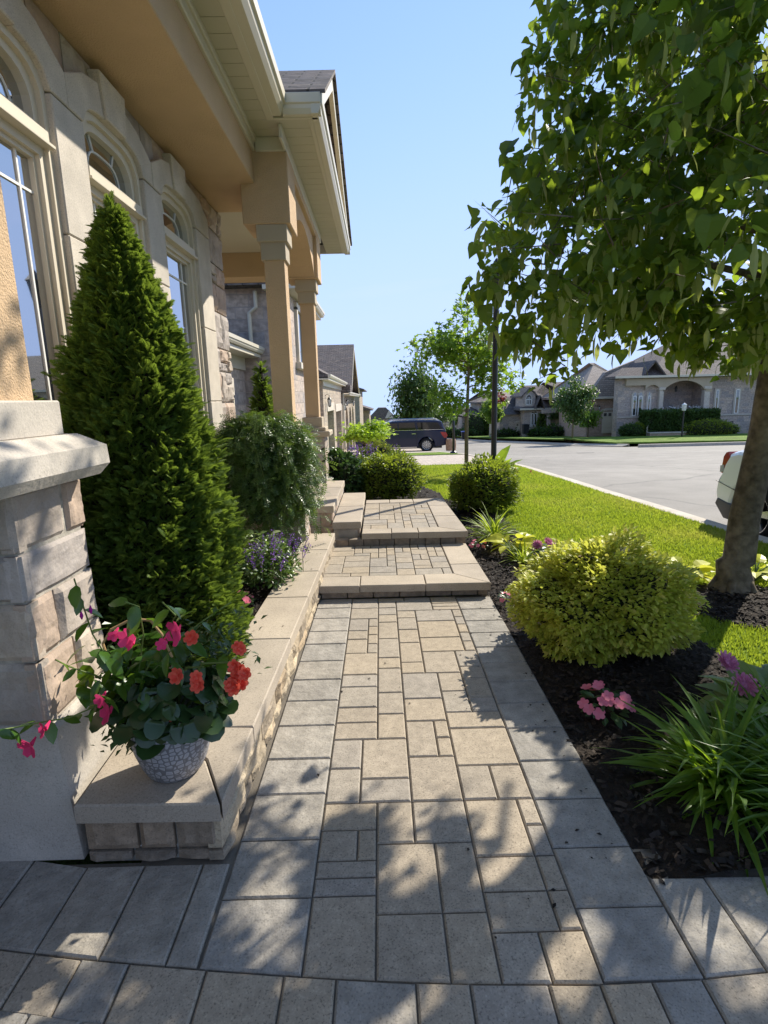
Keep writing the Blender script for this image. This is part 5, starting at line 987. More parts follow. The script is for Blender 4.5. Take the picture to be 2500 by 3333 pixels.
def boxhedge():
    t = thing('tall_hedge', (29.2,45.5,g(45.5)), 'tall dark green box hedge above the low brick wall across the street', 'hedge'); n = 7500
    x0, x1, y0, y1, z0, z1 = X_(2108), X_(2345), 44.9, 46.3, -1.5, ZZ_(1338); f = rng.integers(0, 4, n); P = np.stack([rng.uniform(x0, x1, n), rng.uniform(y0, y1, n), rng.uniform(z0, z1, n)], 1)
    P[f < 2, 1] = y0; P[f == 2, 2] = z1; P[f == 3, 0] = np.where(rng.uniform(0, 1, (f == 3).sum()) < .5, x0, x1)
    P += np.array([.18*noise.noise(Vector(tuple(p*1.2))) for p in P])[:, None]*np.array([1, 1, 1]); mb = MB(); scatter(mb, LF_SMALL, P, .2); mb.build('foliage', MT['darktree'], t)
    mb = MB(); mb.cbox(x0+.1, x1-.1, y0+.1, y1-.1, z0-.8, z1-.12, .15); mb.build('inner_branches', MT['inner'], t)
X_ = lambda u, Y=44.9: at(u, 1330, Y)[0]; ZZ_ = lambda v, u=2200, Y=44.9: at(u, v, Y)[2]
boxhedge()
mb = MB(); mb.cbox(X_(2122,44.2), X_(2343,44.2), 44.2, 44.6, -2.6, ZZ_(1410,2200,44.2)); o1 = thing('low_brick_wall', (29,44.4,-2.6), 'low brown brick garden wall under the tall hedge across the street', 'garden wall'); mb.build('wall', MT['brick_f'], o1)
mb = MB(); mb.cbox(X_(2120,44.2), X_(2345,44.2), 44.1, 44.7, ZZ_(1410,2200,44.2), ZZ_(1407,2200,44.2)+.03, .02); mb.build('cap', MT['curb'], o1)
# ------------------------------------------------------------------ street furniture
lp_ = thing('lamp_post', (1.75,8.47,-.04), 'tall black lamp post rising behind the green spirea into the linden', 'lamp post')
mb = MB(); mb.tube([(1.75,8.47,-.1),(1.75,8.47,3.1)], [.043,.043], 16); mb.lathe([(.085,-.05),(.085,.02),(.06,.05),(.045,.16)], (1.75,8.47,-.02), 16); mb.lathe([(.045,3.02),(.07,3.05),(.07,3.08),(.045,3.1)], (1.75,8.47,0), 16); mb.build('pole', MT['black'], lp_, False)
mb = MB(); mb.lathe([(.06,3.1),(.08,3.13),(.12,3.38),(.14,3.40),(.05,3.50),(.02,3.55),(.001,3.56)], (1.75,8.47,0), 8); mb.build('lantern', MT['black'], lp_)
sx, sy = 3.22, 24.2; sz = g(24.2); sg = thing('street_sign', (sx,sy,sz), 'black street name sign on a round post by the driveways', 'street sign')
ztop = at(1480,1321,24.2)[2]; mb = MB(); mb.tube([(sx,sy,sz-.1),(sx,sy,ztop)], .055, 14); mb.lathe([(.17,-.05),(.17,.05),(.12,.09),(.07,.13)], (sx,sy,sz), 14); mb.lathe([(.055,0),(.05,.04),(.001,.055)], (sx,sy,ztop), 14); mb.build('post', MT['black'], sg, True)
z0_ = at(1490,1333,24.2)[2]; x0_, x1_ = sx+.11, sx+.72; mb = MB(); mb.cbox(x0_, x1_, sy-.02, sy+.02, at(1490,1333,24.2)[2], at(1490,1324,24.2)[2], .004)
cx_ = (x0_+x1_)/2; mb.prism([(cx_+.08*math.cos(t), at(1490,1324,24.2)[2]-.01+.09*math.sin(t)) for t in np.linspace(0, math.pi, 9)], 'y', sy-.018, sy+.018); mb.build('board', MT['black'], sg)
mb = MB(); zb_ = at(1490,1336,24.2)[2]; mb.cbox(sx, x1_+.02, sy-.015, sy+.015, zb_-.015, zb_+.015)
mb.tube([(sx+.06,sy,zb_-.28),(sx+.1,sy,zb_-.16),(sx+.2,sy,zb_-.07),(sx+.34,sy,zb_-.05),(sx+.4,sy,zb_-.09),(sx+.35,sy,zb_-.11)], .01, 5); mb.tube([(sx+.42,sy,zb_-.02),(sx+.47,sy,zb_-.07),(sx+.43,sy,zb_-.09)], .009, 5); mb.build('scroll_bracket', MT['black'], sg)
mb = MB(); zc0, zc1 = at(1490,1331.6,24.2)[2], at(1490,1325.4,24.2)[2]; mb.cbox(x0_+.02, x0_+.42, sy-.026, sy-.02, zc0, zc1); mb.cbox(x0_+.45, x1_-.02, sy-.026, sy-.02, zc0, zc1); mb.build('name_panel', MT['alu'], sg)
def text(s_, loc, size, mat, parent, rot=(math.pi/2, 0, 0)):
    cu = bpy.data.curves.new('lettering', 'FONT'); cu.body = s_; cu.size = size; cu.extrude = .001; cu.align_x = 'LEFT'; cu.materials.append(mat)
    tmp = bpy.data.objects.new('tmp', cu); me_ = bpy.data.meshes.new_from_object(tmp); bpy.data.objects.remove(tmp); o = bpy.data.objects.new('lettering', me_); C.objects.link(o); o.parent = parent; o.location = Vector(loc)-parent.location; o.rotation_euler = rot; return o
text('Raymond', (x0_+.03,sy-.028,zc0+.008), .088, MT['black'], sg); text('Dr', (x0_+.46,sy-.028,zc0+.008), .088, MT['black'], sg)
# yard bag, bins, utility bits
def bag(x, y, z, lab, s=1):
    mb = MB(); r = .22*s
    mb.lathe([(.001,0),(r*.95,0),(r,.1*s),(r*1.08,.35*s),(r*.98,.6*s),(r*.85,.70*s),(r*.6,.66*s),(.001,.64*s)], (x, y, z), 12); tag(mb.build('yard_bag', MT['kraft']), lab, 'paper bag', 'yard waste bags')
MT['kraft'] = solid('kraft_paper', (.34,.21,.13), nscale=8, namt=.2, bump=1, bscale=14, bdist=.03)
bag(4.15,33.0,g(33),'brown paper yard bag standing behind the dark vehicle, nearer the road'); bag(4.45,34.0,g(34),'second brown yard bag partly behind the first by the dark vehicle')
MT['bluelid'] = solid('blue_lid', (.04,.07,.32), rough=.4, bump=0); MT['bin'] = solid('bin_plastic', (.02,.02,.025), rough=.5, bump=0)
for (u, v, Yb, lid, lab) in ((1510,1430,72,'bluelid','dark wheeled bin with blue lid at the far kerb'),(1531,1424,80,'bin','black wheeled bin hidden behind the young maple trunk'),(1500,1421,84,'bin','small dark bin behind the blue lidded one'),(1710,1412,60,'bin','black bin beside the far blue garage door')):
    p = at(u, v, Yb); t = thing('wheelie_bin', tuple(p), lab, 'bin', 'wheeled bins'); x, y, z = p; mb = MB()
    mb.add([(x-.26,y-.28,z),(x+.26,y-.28,z),(x+.26,y+.28,z),(x-.26,y+.28,z),(x-.33,y-.36,z+.95),(x+.33,y-.36,z+.95),(x+.33,y+.36,z+.95),(x-.33,y+.36,z+.95)], [(3,2,1,0),(0,1,5,4),(1,2,6,5),(2,3,7,6),(3,0,4,7),(4,5,6,7)]); mb.build('body', MT['bin'], t)
    mb = MB(); mb.prism([(x-.36,z+.95),(x+.36,z+.95),(x+.33,z+1.03),(x,z+1.07),(x-.33,z+1.03)], 'y', y-.4, y+.38); mb.build('lid', MT[lid], t)
mb = MB(); p = at(2360,1424,44.5); mb.cbox(p[0]-.35, p[0]+.45, 44.5, 45.2, p[2], p[2]+.85, .04); 
for k in range(7): mb.cbox(p[0]-.3, p[0]+.4, 44.48, 44.5, p[2]+.1+k*.1, p[2]+.14+k*.1)
tag(mb.build('air_conditioner', MT['bin']), 'dark grey outdoor air conditioner box between tall hedge and low hedge', 'air conditioner')
t = thing('gas_meter', (X_(2395,47), 47.2, -.9), 'small grey gas meter with pipes on the stone house wall', 'meter'); x = X_(2395,47); z_ = ZZ_(1385,2395,47.2); mb = MB(); mb.cbox(x-.15, x+.15, 47.05, 47.35, z_-.15, z_+.15, .04); mb.build('body', MT['alu'], t); mb = MB(); mb.tube([(x-.5,47.3,z_-.6),(x-.5,47.2,z_+.3),(x,47.2,z_+.35),(x,47.2,z_+.1)], .04, 6); mb.build('pipe', MT['bin'], t)
xg, yg = at(2218,1433,42.5)[0], 42.5; t = thing('path_lamp', (xg,yg,g(yg)+.2), 'thin dark lamp post on the lawn in front of the tall hedge', 'lamp post'); zt_ = at(2228,1312,42.5)[2]
mb = MB(); mb.tube([(xg,yg,g(yg)-.1),(xg,yg,zt_-.6)], .06, 8); mb.build('pole', MT['black'], t); mb = MB(); mb.lathe([(.06,0),(.16,.05),(.2,.45),(.22,.48),(.05,.6),(.001,.62)], (xg,yg,zt_-.6), 6); mb.build('lantern', MT['lampglass'], t)
def hangflower(u, v, Yf, lab):
    p = at(u, v, Yf); t = thing('flower_box', tuple(p), lab, 'flowers', 'flowers on the far porch'); mb = MB(); Q_ = p+rng.normal(size=(120, 3))*[.35,.1,.1]; scatter(mb, LF_SMALL, Q_, .15); mb.build('blossom', MT['white'], t)
    mb = MB(); scatter(mb, LF_SMALL, p-[0,0,.12]+rng.normal(size=(90, 3))*[.4,.1,.08], .16); mb.build('foliage', MT['darktree'], t)
hangflower(2192,1330,46.8,'pale flowers in a porch box above the hedge, left of the lamp'); hangflower(2264,1327,46.8,'pale flowers above the hedge, right of the lamp')
# street details: manhole, puddle
def disc(name, x, y, r, dz, mat, label, cat, sy_=1.0, n=26):
    mb = MB(); P = [(x+r*math.cos(2*math.pi*k/n), y+sy_*r*math.sin(2*math.pi*k/n)) for k in range(n)]; mb.add([(a, b, g(b)+dz) for a, b in P]+[(a, b, g(b)+dz-.03) for a, b in P], [list(range(n))]+[[i, i+n, (i+1) % n+n, (i+1) % n] for i in range(n)]); return tag(mb.build(name, mat), label, cat)
MT['castiron'] = solid('cast_iron', (.09,.08,.07), rough=.6, nscale=20, bump=1, bscale=60)
disc('manhole_cover', 10.3, 27.5, .42, -.192, MT['castiron'], 'dark round manhole cover in the middle of the street', 'manhole cover')
MT['water'] = glassmat('puddle_water', (.03,.035,.035), .35)
mb = MB(); pp = []
for k in range(30): a = 2*math.pi*k/30; rr = 1+.35*noise.noise(Vector((math.cos(a)*2, math.sin(a)*2, 3))); pp.append((curbx(9.3)+.47+.11*rr*math.cos(a), 9.3+.75*rr*math.sin(a)))
mb.add([(a+ (curbx(b)-curbx(9.3)), b, g(b)-.183) for a, b in pp], [list(range(30))]); tag(mb.build('puddle', MT['water']), 'shallow puddle reflecting the sky in the gutter', None, None, 'structure')
# ------------------------------------------------------------------ flower pot and its plants
def potmat():
    m, n, p, l = newmat('pebbled_glaze'); tcn = n.nodes.new('ShaderNodeTexCoord'); mp_ = n.nodes.new('ShaderNodeMapping'); mp_.inputs['Scale'].default_value = (1, 1, 1)
    l(tcn.outputs['Object'], mp_.inputs[0]); v = n.nodes.new('ShaderNodeTexVoronoi'); v.feature = 'DISTANCE_TO_EDGE'; v.inputs['Scale'].default_value = 50; v.inputs['Randomness'].default_value = .6; l(mp_.outputs[0], v.inputs['Vector'])
    r = ramp(n, [(.13,.13,.14),(.17,.17,.18),(.36,.36,.38),(.30,.30,.32)]); e = r.color_ramp.elements; e[0].position = 0; e[1].position = .09; e[2].position = .17; e[3].position = .42; l(v.outputs['Distance'], r.inputs[0]); l(r.outputs[0], p.inputs['Base Color'])
    b = n.nodes.new('ShaderNodeBump'); b.inputs['Strength'].default_value = .8; b.inputs['Distance'].default_value = .006; l(r.outputs[0], b.inputs['Height']); l(b.outputs[0], p.inputs['Normal']); p.inputs['Roughness'].default_value = .5; return m
PC = np.array([-.80, 1.83, .262])
mb = MB(); mb.lathe([(.001,0),(.088,0),(.100,.012),(.118,.05),(.136,.11),(.148,.17),(.153,.21),(.151,.245),(.155,.255),(.155,.27),(.137,.27),(.135,.25),(.001,.245)], PC, 48)
tag(mb.build('flower_pot', potmat(), None, True), 'grey white pebble patterned planter standing on the wall cap', 'flower pot')
def ribbonblade(mb, base, az, L_, lean, w, droop=1.2, seg=6, tw=.0):
    d = np.array([math.cos(az), math.sin(az)]); s_ = np.array([-math.sin(az), math.cos(az)]); vs = []; x = z = 0; a = lean
    for i in range(seg+1):
        t = i/seg; ww = w*(1-.0*t)*min(1, 3*(1-t)+.03)*(.6+.4*min(1, t*4)); tz = tw*t
        for sg in (-1, 0, 1): vs.append((base[0]+d[0]*x+s_[0]*ww*sg*.5, base[1]+d[1]*x+s_[1]*ww*sg*.5, base[2]+z+(abs(sg)*ww*.18)+tz*sg*ww))
        x += L_/seg*math.sin(a); z += L_/seg*math.cos(a); a += droop/seg
    mb.add(vs, [(i*3+k, i*3+k+1, i*3+3+k+1, i*3+3+k) for i in range(seg) for k in (0, 1)])
def petals(mb, c, r, n=5, nrm=None, cup=.3, wide=.55, m=0, rings=1):
    nrm = np.array(nrm if nrm is not None else (rng.normal()*.4, -1, .6), float); nrm /= np.linalg.norm(nrm); a = np.cross(nrm, (.3,.2,1)); a /= np.linalg.norm(a); b = np.cross(nrm, a)
    for q in range(rings):
        rr = r*(1-q/(rings+.6)); off = rng.uniform(0, 6)
        for k in range(n):
            t = off+2*math.pi*k/n; d = a*math.cos(t)+b*math.sin(t); e = np.cross(nrm, d); up = nrm*cup*rr*(1+q*.9)
            mb.add([c+nrm*q*.1*r, c+d*rr*.55+e*rr*wide*.75+up*.4, c+d*rr*.95+e*rr*wide*.45+up, c+d*rr*1.02+up*.9, c+d*rr*.95-e*rr*wide*.45+up, c+d*rr*.55-e*rr*wide*.75+up*.4], [(0,1,2,3,4,5)], m)
def fl(u, v, Y): return at(u*2500/1659, v*2500/1659, Y)
beg = thing('begonia_plant', (-.76,1.80,.49), 'begonia with round dark leaves and orange red blooms filling the front of the planter', 'plant')
mb = MB(); P, yw, el = shell(150, (-.77,1.80,.565), (.215,.17,.125), .6, .1, -.9, seed=8); k = P[:, 2] > .43; P, yw, el = P[k], yw[k], el[k]
scatter(mb, LF_ROUND, P, .068, yw+rng.normal(size=len(P))*.5, rng.uniform(-1.1, .1, len(P)), rng.uniform(-.4, .4, len(P)), .35)
for u, v in ((330,1560),(350,1572),(300,1555),(375,1575),(405,1560),(430,1545),(445,1540),(315,1572),(390,1568),(360,1560),(415,1562),(450,1520),(385,1540),(340,1540)):
    p = fl(u, v, 1.66+rng.uniform(0, .03)); scatter(mb, LF_ROUND, [p], .062, np.array([rng.uniform(2.4, 3.9)]), np.array([-.95]), np.array([rng.normal()*.3]), .2)
mb.build('leaves', MT['begleaf'], beg, True)
mb = MB(); m2 = MB()
for u, v in ((410,1480),(510,1430),(330,1400),(480,1500),(440,1440),(300,1500)): p = fl(u, v, 1.75); m2.tube([(-.78,1.82,.47), ((p[0]-.78)/2, (p[1]+1.82)/2, p[2]-.02), p], [.006,.005,.003], 5)
m2.build('stems', MT['stem'], beg)
for u, v, r in ((415,1378,.026),(515,1398,.022),(520,1403,.02),(384,1460,.028),(425,1462,.022),(428,1480,.026),(508,1440,.025),(518,1448,.028),(506,1485,.028),(522,1475,.026),(530,1455,.024),(512,1465,.026),(498,1478,.022),(372,1550,.014)):
    p = fl(u, v, 1.68+rng.uniform(-.01, .03)); f_ = MB(); petals(f_, p, r, 6, (rng.normal()*.3, -1, .5), .45, .6, 0, 3); f_.build('flower', MT['p_red'], beg)
man = thing('mandevilla_vine', (-.93,1.84,.49), 'mandevilla vine with glossy leaves, pink trumpet flowers and a cane hoop, trailing left', 'plant')
st_ = MB(); lf = MB()
def vine(pts, n, size=.075, Ys=(1.75, 1.6)):
    P = [fl(u, v, Ys[0]+(Ys[1]-Ys[0])*i/max(1, len(pts)-1)) for i, (u, v) in enumerate(pts)]; st_.tube(P, .0025, 5, cap=False)
    for i in range(n):
        t = (i+.5)/n*(len(P)-1); k = min(int(t), len(P)-2); p = P[k]*(1-(t-k))+P[k+1]*(t-k); scatter(lf, LF_OVAL, [p], size*rng.uniform(.7, 1.1), np.array([rng.uniform(0, 6.28)]), np.array([rng.uniform(-.9, .1)]), None, .1)
vine([(300,1490),(250,1450),(200,1370),(180,1310),(160,1250)], 9); vine([(290,1510),(220,1520),(150,1550),(90,1560),(30,1572),(-20,1580)], 10, .07, (1.75,1.52)); vine([(300,1480),(340,1400),(380,1330),(350,1300)], 8)
vine([(330,1450),(400,1370),(440,1340),(500,1300)], 4, .05, (1.75,1.85)); vine([(280,1480),(210,1460),(150,1440),(120,1425)], 6, .05, (1.78,1.65)); vine([(300,1450),(310,1370),(300,1310),(270,1300)], 6)
P = np.array([-.90,1.80,.66])+rng.normal(size=(85, 3))*np.array([.085,.06,.085]); scatter(lf, LF_OVAL, P, .085, None, rng.uniform(-1.1, .3, 85), None, .3)
P = np.array([-.80,1.83,.74])+rng.normal(size=(50, 3))*np.array([.12,.06,.06]); scatter(lf, LF_OVAL, P, .075, None, rng.uniform(-1, .5, 50), None, .3)
lf.build('leaves', MT['mandleaf'], man, True)
hp = [fl(235,1430,1.78), fl(222,1390,1.79), fl(240,1360,1.80), fl(285,1337,1.82), fl(325,1340,1.82), fl(350,1370,1.80), fl(372,1420,1.78)]; b_ = MB(); b_.tube(hp, .005, 6); b_.build('cane_hoop', MT['wood'], man); st_.build('stems', MT['stem'], man)
for u, v, r in ((382,1366,.042),(276,1378,.034),(283,1392,.02),(234,1540,.038),(218,1512,.024),(95,1577,.026),(64,1612,.038),(245,1372,.02),(350,1392,.02)):
    p = fl(u, v, 1.64 if u > 150 else 1.58); f_ = MB(); petals(f_, p, r, 5, (rng.normal()*.4-.2, -1, rng.uniform(-.2, .5)), .35, .6); f_.tube([p+[0,.035,.01], p+[0,.004,0]], [.003,.009], 6); f_.build('flower', MT['p_pink'], man)
for u, v in ((196,1318),(176,1330)): p = fl(u, v, 1.63); f_ = MB(); f_.tube([p+[0,0,.018], p, p-[0,0,.012]], [.001,.006,.002], 6); f_.build('flower_bud', MT['p_magenta'], man)
col = thing('coleus_plant', (-.68,1.86,.49), 'dark purple green trailing coleus at the back and left of the planter', 'plant'); mb = MB()
P = np.concatenate([np.array([-.63,1.9,.72])+rng.normal(size=(240, 3))*[.07,.04,.05], np.array([-.99,1.83,.60])+rng.normal(size=(260, 3))*[.035,.04,.08], np.array([-.96,1.78,.48])+rng.normal(size=(160, 3))*[.03,.03,.05]]); scatter(mb, LF_SMALL, P, .03); mb.build('foliage', MT['darkleaf'], col)
# ------------------------------------------------------------------ bedding plants
def impatiens(c, r, n, fr, label, spread=1.0, mat='p_imp'):
    t = thing('impatiens', tuple(c), label, 'flowers', None); mb = MB(); c = np.array(c, float); P, yw, el = shell(int(60*spread), c+[0,0,r*.45], (r,r,r*.6), .5, .1, -.2); scatter(mb, LF_OVAL, P, r*.42, yw, el*.3+rng.uniform(-.4, .4, len(P))); mb.build('leaves', MT['darkleaf'], t)
    P, yw, el = shell(n, c+[0,0,r*.55], (r,r,r*.75), .95, .05, .05)
    for p in P: f_ = MB(); petals(f_, p, fr, 5, (p-c)+np.array([0,-r*.6,r*.8]), .1, .62); f_.build('flower', MT[mat], t)
    return t
impatiens((1.10,2.50,.0), .12, 18, .030, 'pink impatiens flowering on the dark mulch between path and hosta')
impatiens((1.02,5.62,.0), .09, 9, .022, 'small pink impatiens at the corner of the upper landing', .6)
impatiens((.985,4.05,.0), .08, 5, .024, 'pink impatiens half hidden by the golden spirea at its left', .6)
impatiens((-1.0,3.62,.21), .08, 8, .024, 'coral pink impatiens beside the cedar on the wall bed', .7)
def clump(name, c, n, L_, w, label, mat='blade', lean=(.15, 1.1), droop=(.6, 1.7), spread=.05, azr=(0, 6.283), cat='daylily'):
    mb = MB()
    for k in range(n): a = rng.uniform(*azr); q = rng.uniform(0, spread); b = rng.uniform(0, 6.28); ribbonblade(mb, (c[0]+q*math.cos(b), c[1]+q*math.sin(b), c[2]), a, L_*rng.uniform(.6, 1.15), rng.uniform(*lean), w*rng.uniform(.7, 1.2), rng.uniform(*droop), 7, rng.uniform(-.4, .4))
    return tag(mb.build(name, MT[mat]), label, cat)
clump('daylily_clump', (1.25,5.98,.0), 120, .46, .018, 'bright green daylily clump by the green spirea, behind the small impatiens', 'grass')
clump('daylily_clump', (1.33,5.02,.0), 70, .34, .013, 'small bright daylily in front of the chartreuse hosta', 'grass')
clump('daylily_clump', (1.34,1.93,.0), 260, .46, .023, 'large arching daylily at the front right, spilling over the path edge', lean=(.2, 1.3), droop=(.5, 1.5), spread=.12)
clump('daylily_clump', (1.72,1.86,.0), 800, .52, .011, 'dense fine bladed grass clump at the right edge of the view', 'blade', (.5, 1.35), (.4, 1.2), .2)
def hosta(c, n, L_, label, mat, cat='hosta', spread=.1, el=(.2, 1.1)):
    t = thing('hosta', tuple(c), label, cat); mb = MB(); s_ = MB()
    for k in range(n):
        a = k*2.4+rng.uniform(-.3, .3); e = rng.uniform(*el); r0 = spread+L_*.55*(1-e/1.6)*rng.uniform(.4, 1.3); z = .06+L_*1.0*e*rng.uniform(.5, 1.1)*.7; p = np.array(c)+[math.cos(a)*r0, math.sin(a)*r0, z]
        s_.tube([np.array(c), (np.array(c)+p)/2+[0,0,.03], p], .005, 4, cap=False); scatter(mb, LF_HOSTA, [p], L_*rng.uniform(.75, 1.1), np.array([a-math.pi/2]), np.array([e-.5]), None, .1)
    mb.build('leaves', MT[mat], t); s_.build('stems', MT['stem'], t); return t
hosta((1.83,2.28,.0), 60, .19, 'cream edged variegated hosta behind the big daylily', 'hosta', spread=.12)
hosta((2.15,1.95,.0), 40, .19, 'variegated hosta at the right picture edge', 'hosta', spread=.12)
hosta((1.33,5.42,.0), 32, .17, 'chartreuse yellow hosta between two daylilies', 'chart', spread=.07)
hosta((2.52,4.38,.03), 34, .13, 'yellow green hosta left of the linden trunk', 'chart', spread=.08)
hosta((3.10,4.35,.03), 40, .14, 'yellow green hosta right of the linden trunk', 'chart', spread=.1)
def bloom(mb, p, r, rings=4, n=12): petals(mb, p, r, n, (rng.normal()*.3, -.7, .8), .35, .25, 0, rings)
def dahlia(c, pts, label, r=.045):
    t = thing('dahlia', tuple(c), label, 'flowers'); mb = MB(); c = np.array(c, float); P, yw, el = shell(60, c+[0,0,.1], (.12,.12,.1), .5, .1, -.3); scatter(mb, LF_OVAL, P, .075, yw, el*.2); mb.build('leaves', MT['darkleaf'], t); s_ = MB()
    for p in pts: s_.tube([c, p], .004, 4); f_ = MB(); bloom(f_, np.array(p), r); f_.build('bloom', MT['p_dahlia'], t)
    s_.build('stems', MT['stem'], t)
dahlia((1.60,5.05,.0), [fl(1160,1178,5.0), fl(1183,1172,5.1), fl(1192,1182,5.0)], 'dusty pink dahlia at the lawn edge behind the golden spirea', .055)
dahlia((2.05,2.55,.0), [fl(1568,1432,2.5), fl(1608,1482,2.3)], 'purple pink dahlia heads at the right edge beside the hosta', .06)
t = thing('salvia_plant', (-.86,4.05,.2), 'silvery green salvia with many purple flower spikes leaning over the wall cap', 'flowers'); mb = MB(); P, yw, el = shell(1500, (-.88,4.05,.36), (.22,.30,.2), .3, .3, -.6, seed=9); scatter(mb, LF_OVAL, P, .04, yw+rng.normal(size=len(P)), rng.uniform(-.6, 1.2, len(P))); mb.build('foliage', MT['pea'], t); s_ = MB()
for k in range(34):
    a = rng.uniform(-2.2, 1.9); q = rng.uniform(.05, .26); b = np.array([-.88+q*math.cos(a), 4.05+q*1.2*math.sin(a), .40+rng.uniform(0, .1)]); d = np.array([math.cos(a)*.35+.12, math.sin(a)*.3, 1.]); d /= np.linalg.norm(d); L_ = rng.uniform(.08, .16); s_.tube([b-[0,0,.1], b, b+d*L_], .003, 4)
    Q_ = b+d*np.linspace(0, L_, 26)[:, None]+rng.normal(size=(26, 3))*.006; f_ = MB(); scatter(f_, LF_SMALL, Q_, .016); f_.build('flower_spike', MT['p_salvia'], t)
s_.build('stems', MT['stem'], t)
t = thing('white_edged_plant', (-1.0,4.3,.2), 'small bush with white edged leaves behind the salvia', 'plant'); mb = MB(); P, yw, el = shell(260, (-1.0,4.25,.42), (.16,.16,.16), .5, .2, -.4); scatter(mb, LF_OVAL, P, .06, yw, el*.4); mb.build('foliage', MT['hosta'], t)
t = thing('magenta_bloom', (-1.06,4.75,.2), 'single magenta pompon flower in shade below the weeping shrub', 'flowers'); f_ = MB(); bloom(f_, fl(513,1155,4.55), .06, 5, 14); f_.build('bloom', MT['p_magenta'], t); f_ = MB(); f_.tube([(-1.06,4.75,.2), fl(513,1155,4.56)], .004, 4); f_.build('stem', MT['stem'], t)
t = thing('canna_plant', (1.75,8.3,.0), 'broad leaved canna with orange flowers round the foot of the lamp post', 'plant'); mb = MB()
for a, e, L_, u, v in ((.3,1.3,.34,1078,1000),(-.5,.9,.3,1090,1010),(2.7,.8,.28,1052,1008),(.8,.5,.28,1100,1015),(3.3,.4,.22,1040,1012),(-1.2,1.1,.3,1084,1012)): p = fl(u, v+8, 8.25); scatter(mb, LF_HOSTA, [p], L_, np.array([a-math.pi/2]), np.array([e]), np.array([.2]), .05)
for k in range(6): mb.tube([(1.75,8.3,0),(1.75+rng.normal()*.1,8.3,.55)], .01, 5)
mb.build('leaves', MT['lime'], t); mb = MB(); Q_ = fl(1090,1022,8.2)+rng.normal(size=(40, 3))*[.2,.05,.05]; scatter(mb, LF_SMALL, Q_, .05); mb.build('flowers', MT['p_canna'], t)
t = thing('salvia_plant', (-.35,9.6,.0), 'purple flower spikes behind the leafy bush by the porch column', 'flowers'); mb = MB()
for k in range(16): b = np.array([-.35+rng.normal()*.28, 9.6+rng.normal()*.1, .62]); scatter(mb, LF_SMALL, b+np.array([0,0,1.])*np.linspace(0, .2, 20)[:, None]+rng.normal(size=(20, 3))*.012, .03)
mb.build('flower_spikes', MT['p_salvia'], t); mb = MB(); P, yw, el = shell(400, (-.35,9.6,.35), (.35,.25,.33), .6, .2, -.6); scatter(mb, LF_SMALL, P, .06, yw); mb.build('foliage', MT['pea'], t)
# ------------------------------------------------------------------ vehicles
MT['navy'] = solid('dark_blue_paint', (.006,.012,.042), rough=.24, bump=0, namt=0, spec=.35, coat=.25); MT['whitepaint'] = solid('white_car_paint', (.80,.81,.83), rough=.22, bump=0, namt=0, spec=.5, coat=.8)
MT['tyre'] = solid('tyre_rubber', (.012,.012,.012), rough=.8, bump=.2); MT['alloy'] = solid('alloy_rim', (.55,.56,.58), rough=.25, bump=0, metal=.9, namt=0); MT['chrome'] = solid('chrome', (.7,.7,.72), rough=.12, bump=0, metal=1, namt=0)
MT['tail'] = solid('red_lens', (.30,.008,.008), rough=.12, bump=0, spec=.8); MT['clad'] = solid('grey_cladding', (.06,.06,.065), rough=.6, bump=0); MT['carglass'] = glassmat('tinted_glass', (.004,.005,.007), .01); MT['lenswhite'] = solid('clear_lens', (.5,.5,.52), rough=.1, bump=0)
def wheel(root, x, yo, z, R_, side, spokes=10, double=True, wd=.24):
    """side=-1: outer face towards -y"""
    s = side; mb = MB(); prof = [(R_*.62, .0), (R_*.70, -.005), (R_*.93, .012), (R_, .05), (R_, wd-.05), (R_*.93, wd), (R_*.6, wd)]; n = 36
    def ring(prof): return [(x+r*math.cos(2*math.pi*k/n), yo-s*0+(-s)*d, z+r*math.sin(2*math.pi*k/n)) for r, d in prof for k in range(n)]
    mb.add(ring(prof), [(i*n+k, i*n+(k+1) % n, (i+1)*n+(k+1) % n, (i+1)*n+k) for i in range(len(prof)-1) for k in range(n)]); w_ = mb.build('wheel', MT['tyre'], root, True)
    mb = MB(); pr = [(R_*.66, -.004), (R_*.63, .0), (R_*.60, .03), (R_*.58, .14)]; mb.add(ring(pr), [(i*n+k, i*n+(k+1) % n, (i+1)*n+(k+1) % n, (i+1)*n+k) for i in range(3) for k in range(n)])
    def sp(a, a2, w1, w2):
        p = [(R_*.10*math.cos(a)-w1*math.sin(a), R_*.10*math.sin(a)+w1*math.cos(a)), (R_*.62*math.cos(a2)-w2*math.sin(a2), R_*.62*math.sin(a2)+w2*math.cos(a2)), (R_*.62*math.cos(a2)+w2*math.sin(a2), R_*.62*math.sin(a2)-w2*math.cos(a2)), (R_*.10*math.cos(a)+w1*math.sin(a), R_*.10*math.sin(a)-w1*math.cos(a))]
        mb.prism([(x+q[0], z+q[1]) for q in p], 'y', yo-s*.012, yo-s*.035)
    for k in range(spokes):
        a = 2*math.pi*k/spokes
        if double: sp(a, a-.09, .010, .012); sp(a, a+.09, .010, .012)
        else: sp(a, a+.12, .028, .05)
    mb.add([(x+R_*.12*math.cos(t), yo-s*.008, z+R_*.12*math.sin(t)) for t in np.linspace(0, 2*math.pi, 12, endpoint=False)], [tuple(range(12))]); mb.build('rim', MT['alloy'], w_)
    mb = MB(); mb.add([(x+R_*.6*math.cos(t), yo-s*.12, z+R_*.6*math.sin(t)) for t in np.linspace(0, 2*math.pi, 24, endpoint=False)], [tuple(range(24))]); mb.build('hub_back', MT['tyre'], w_)
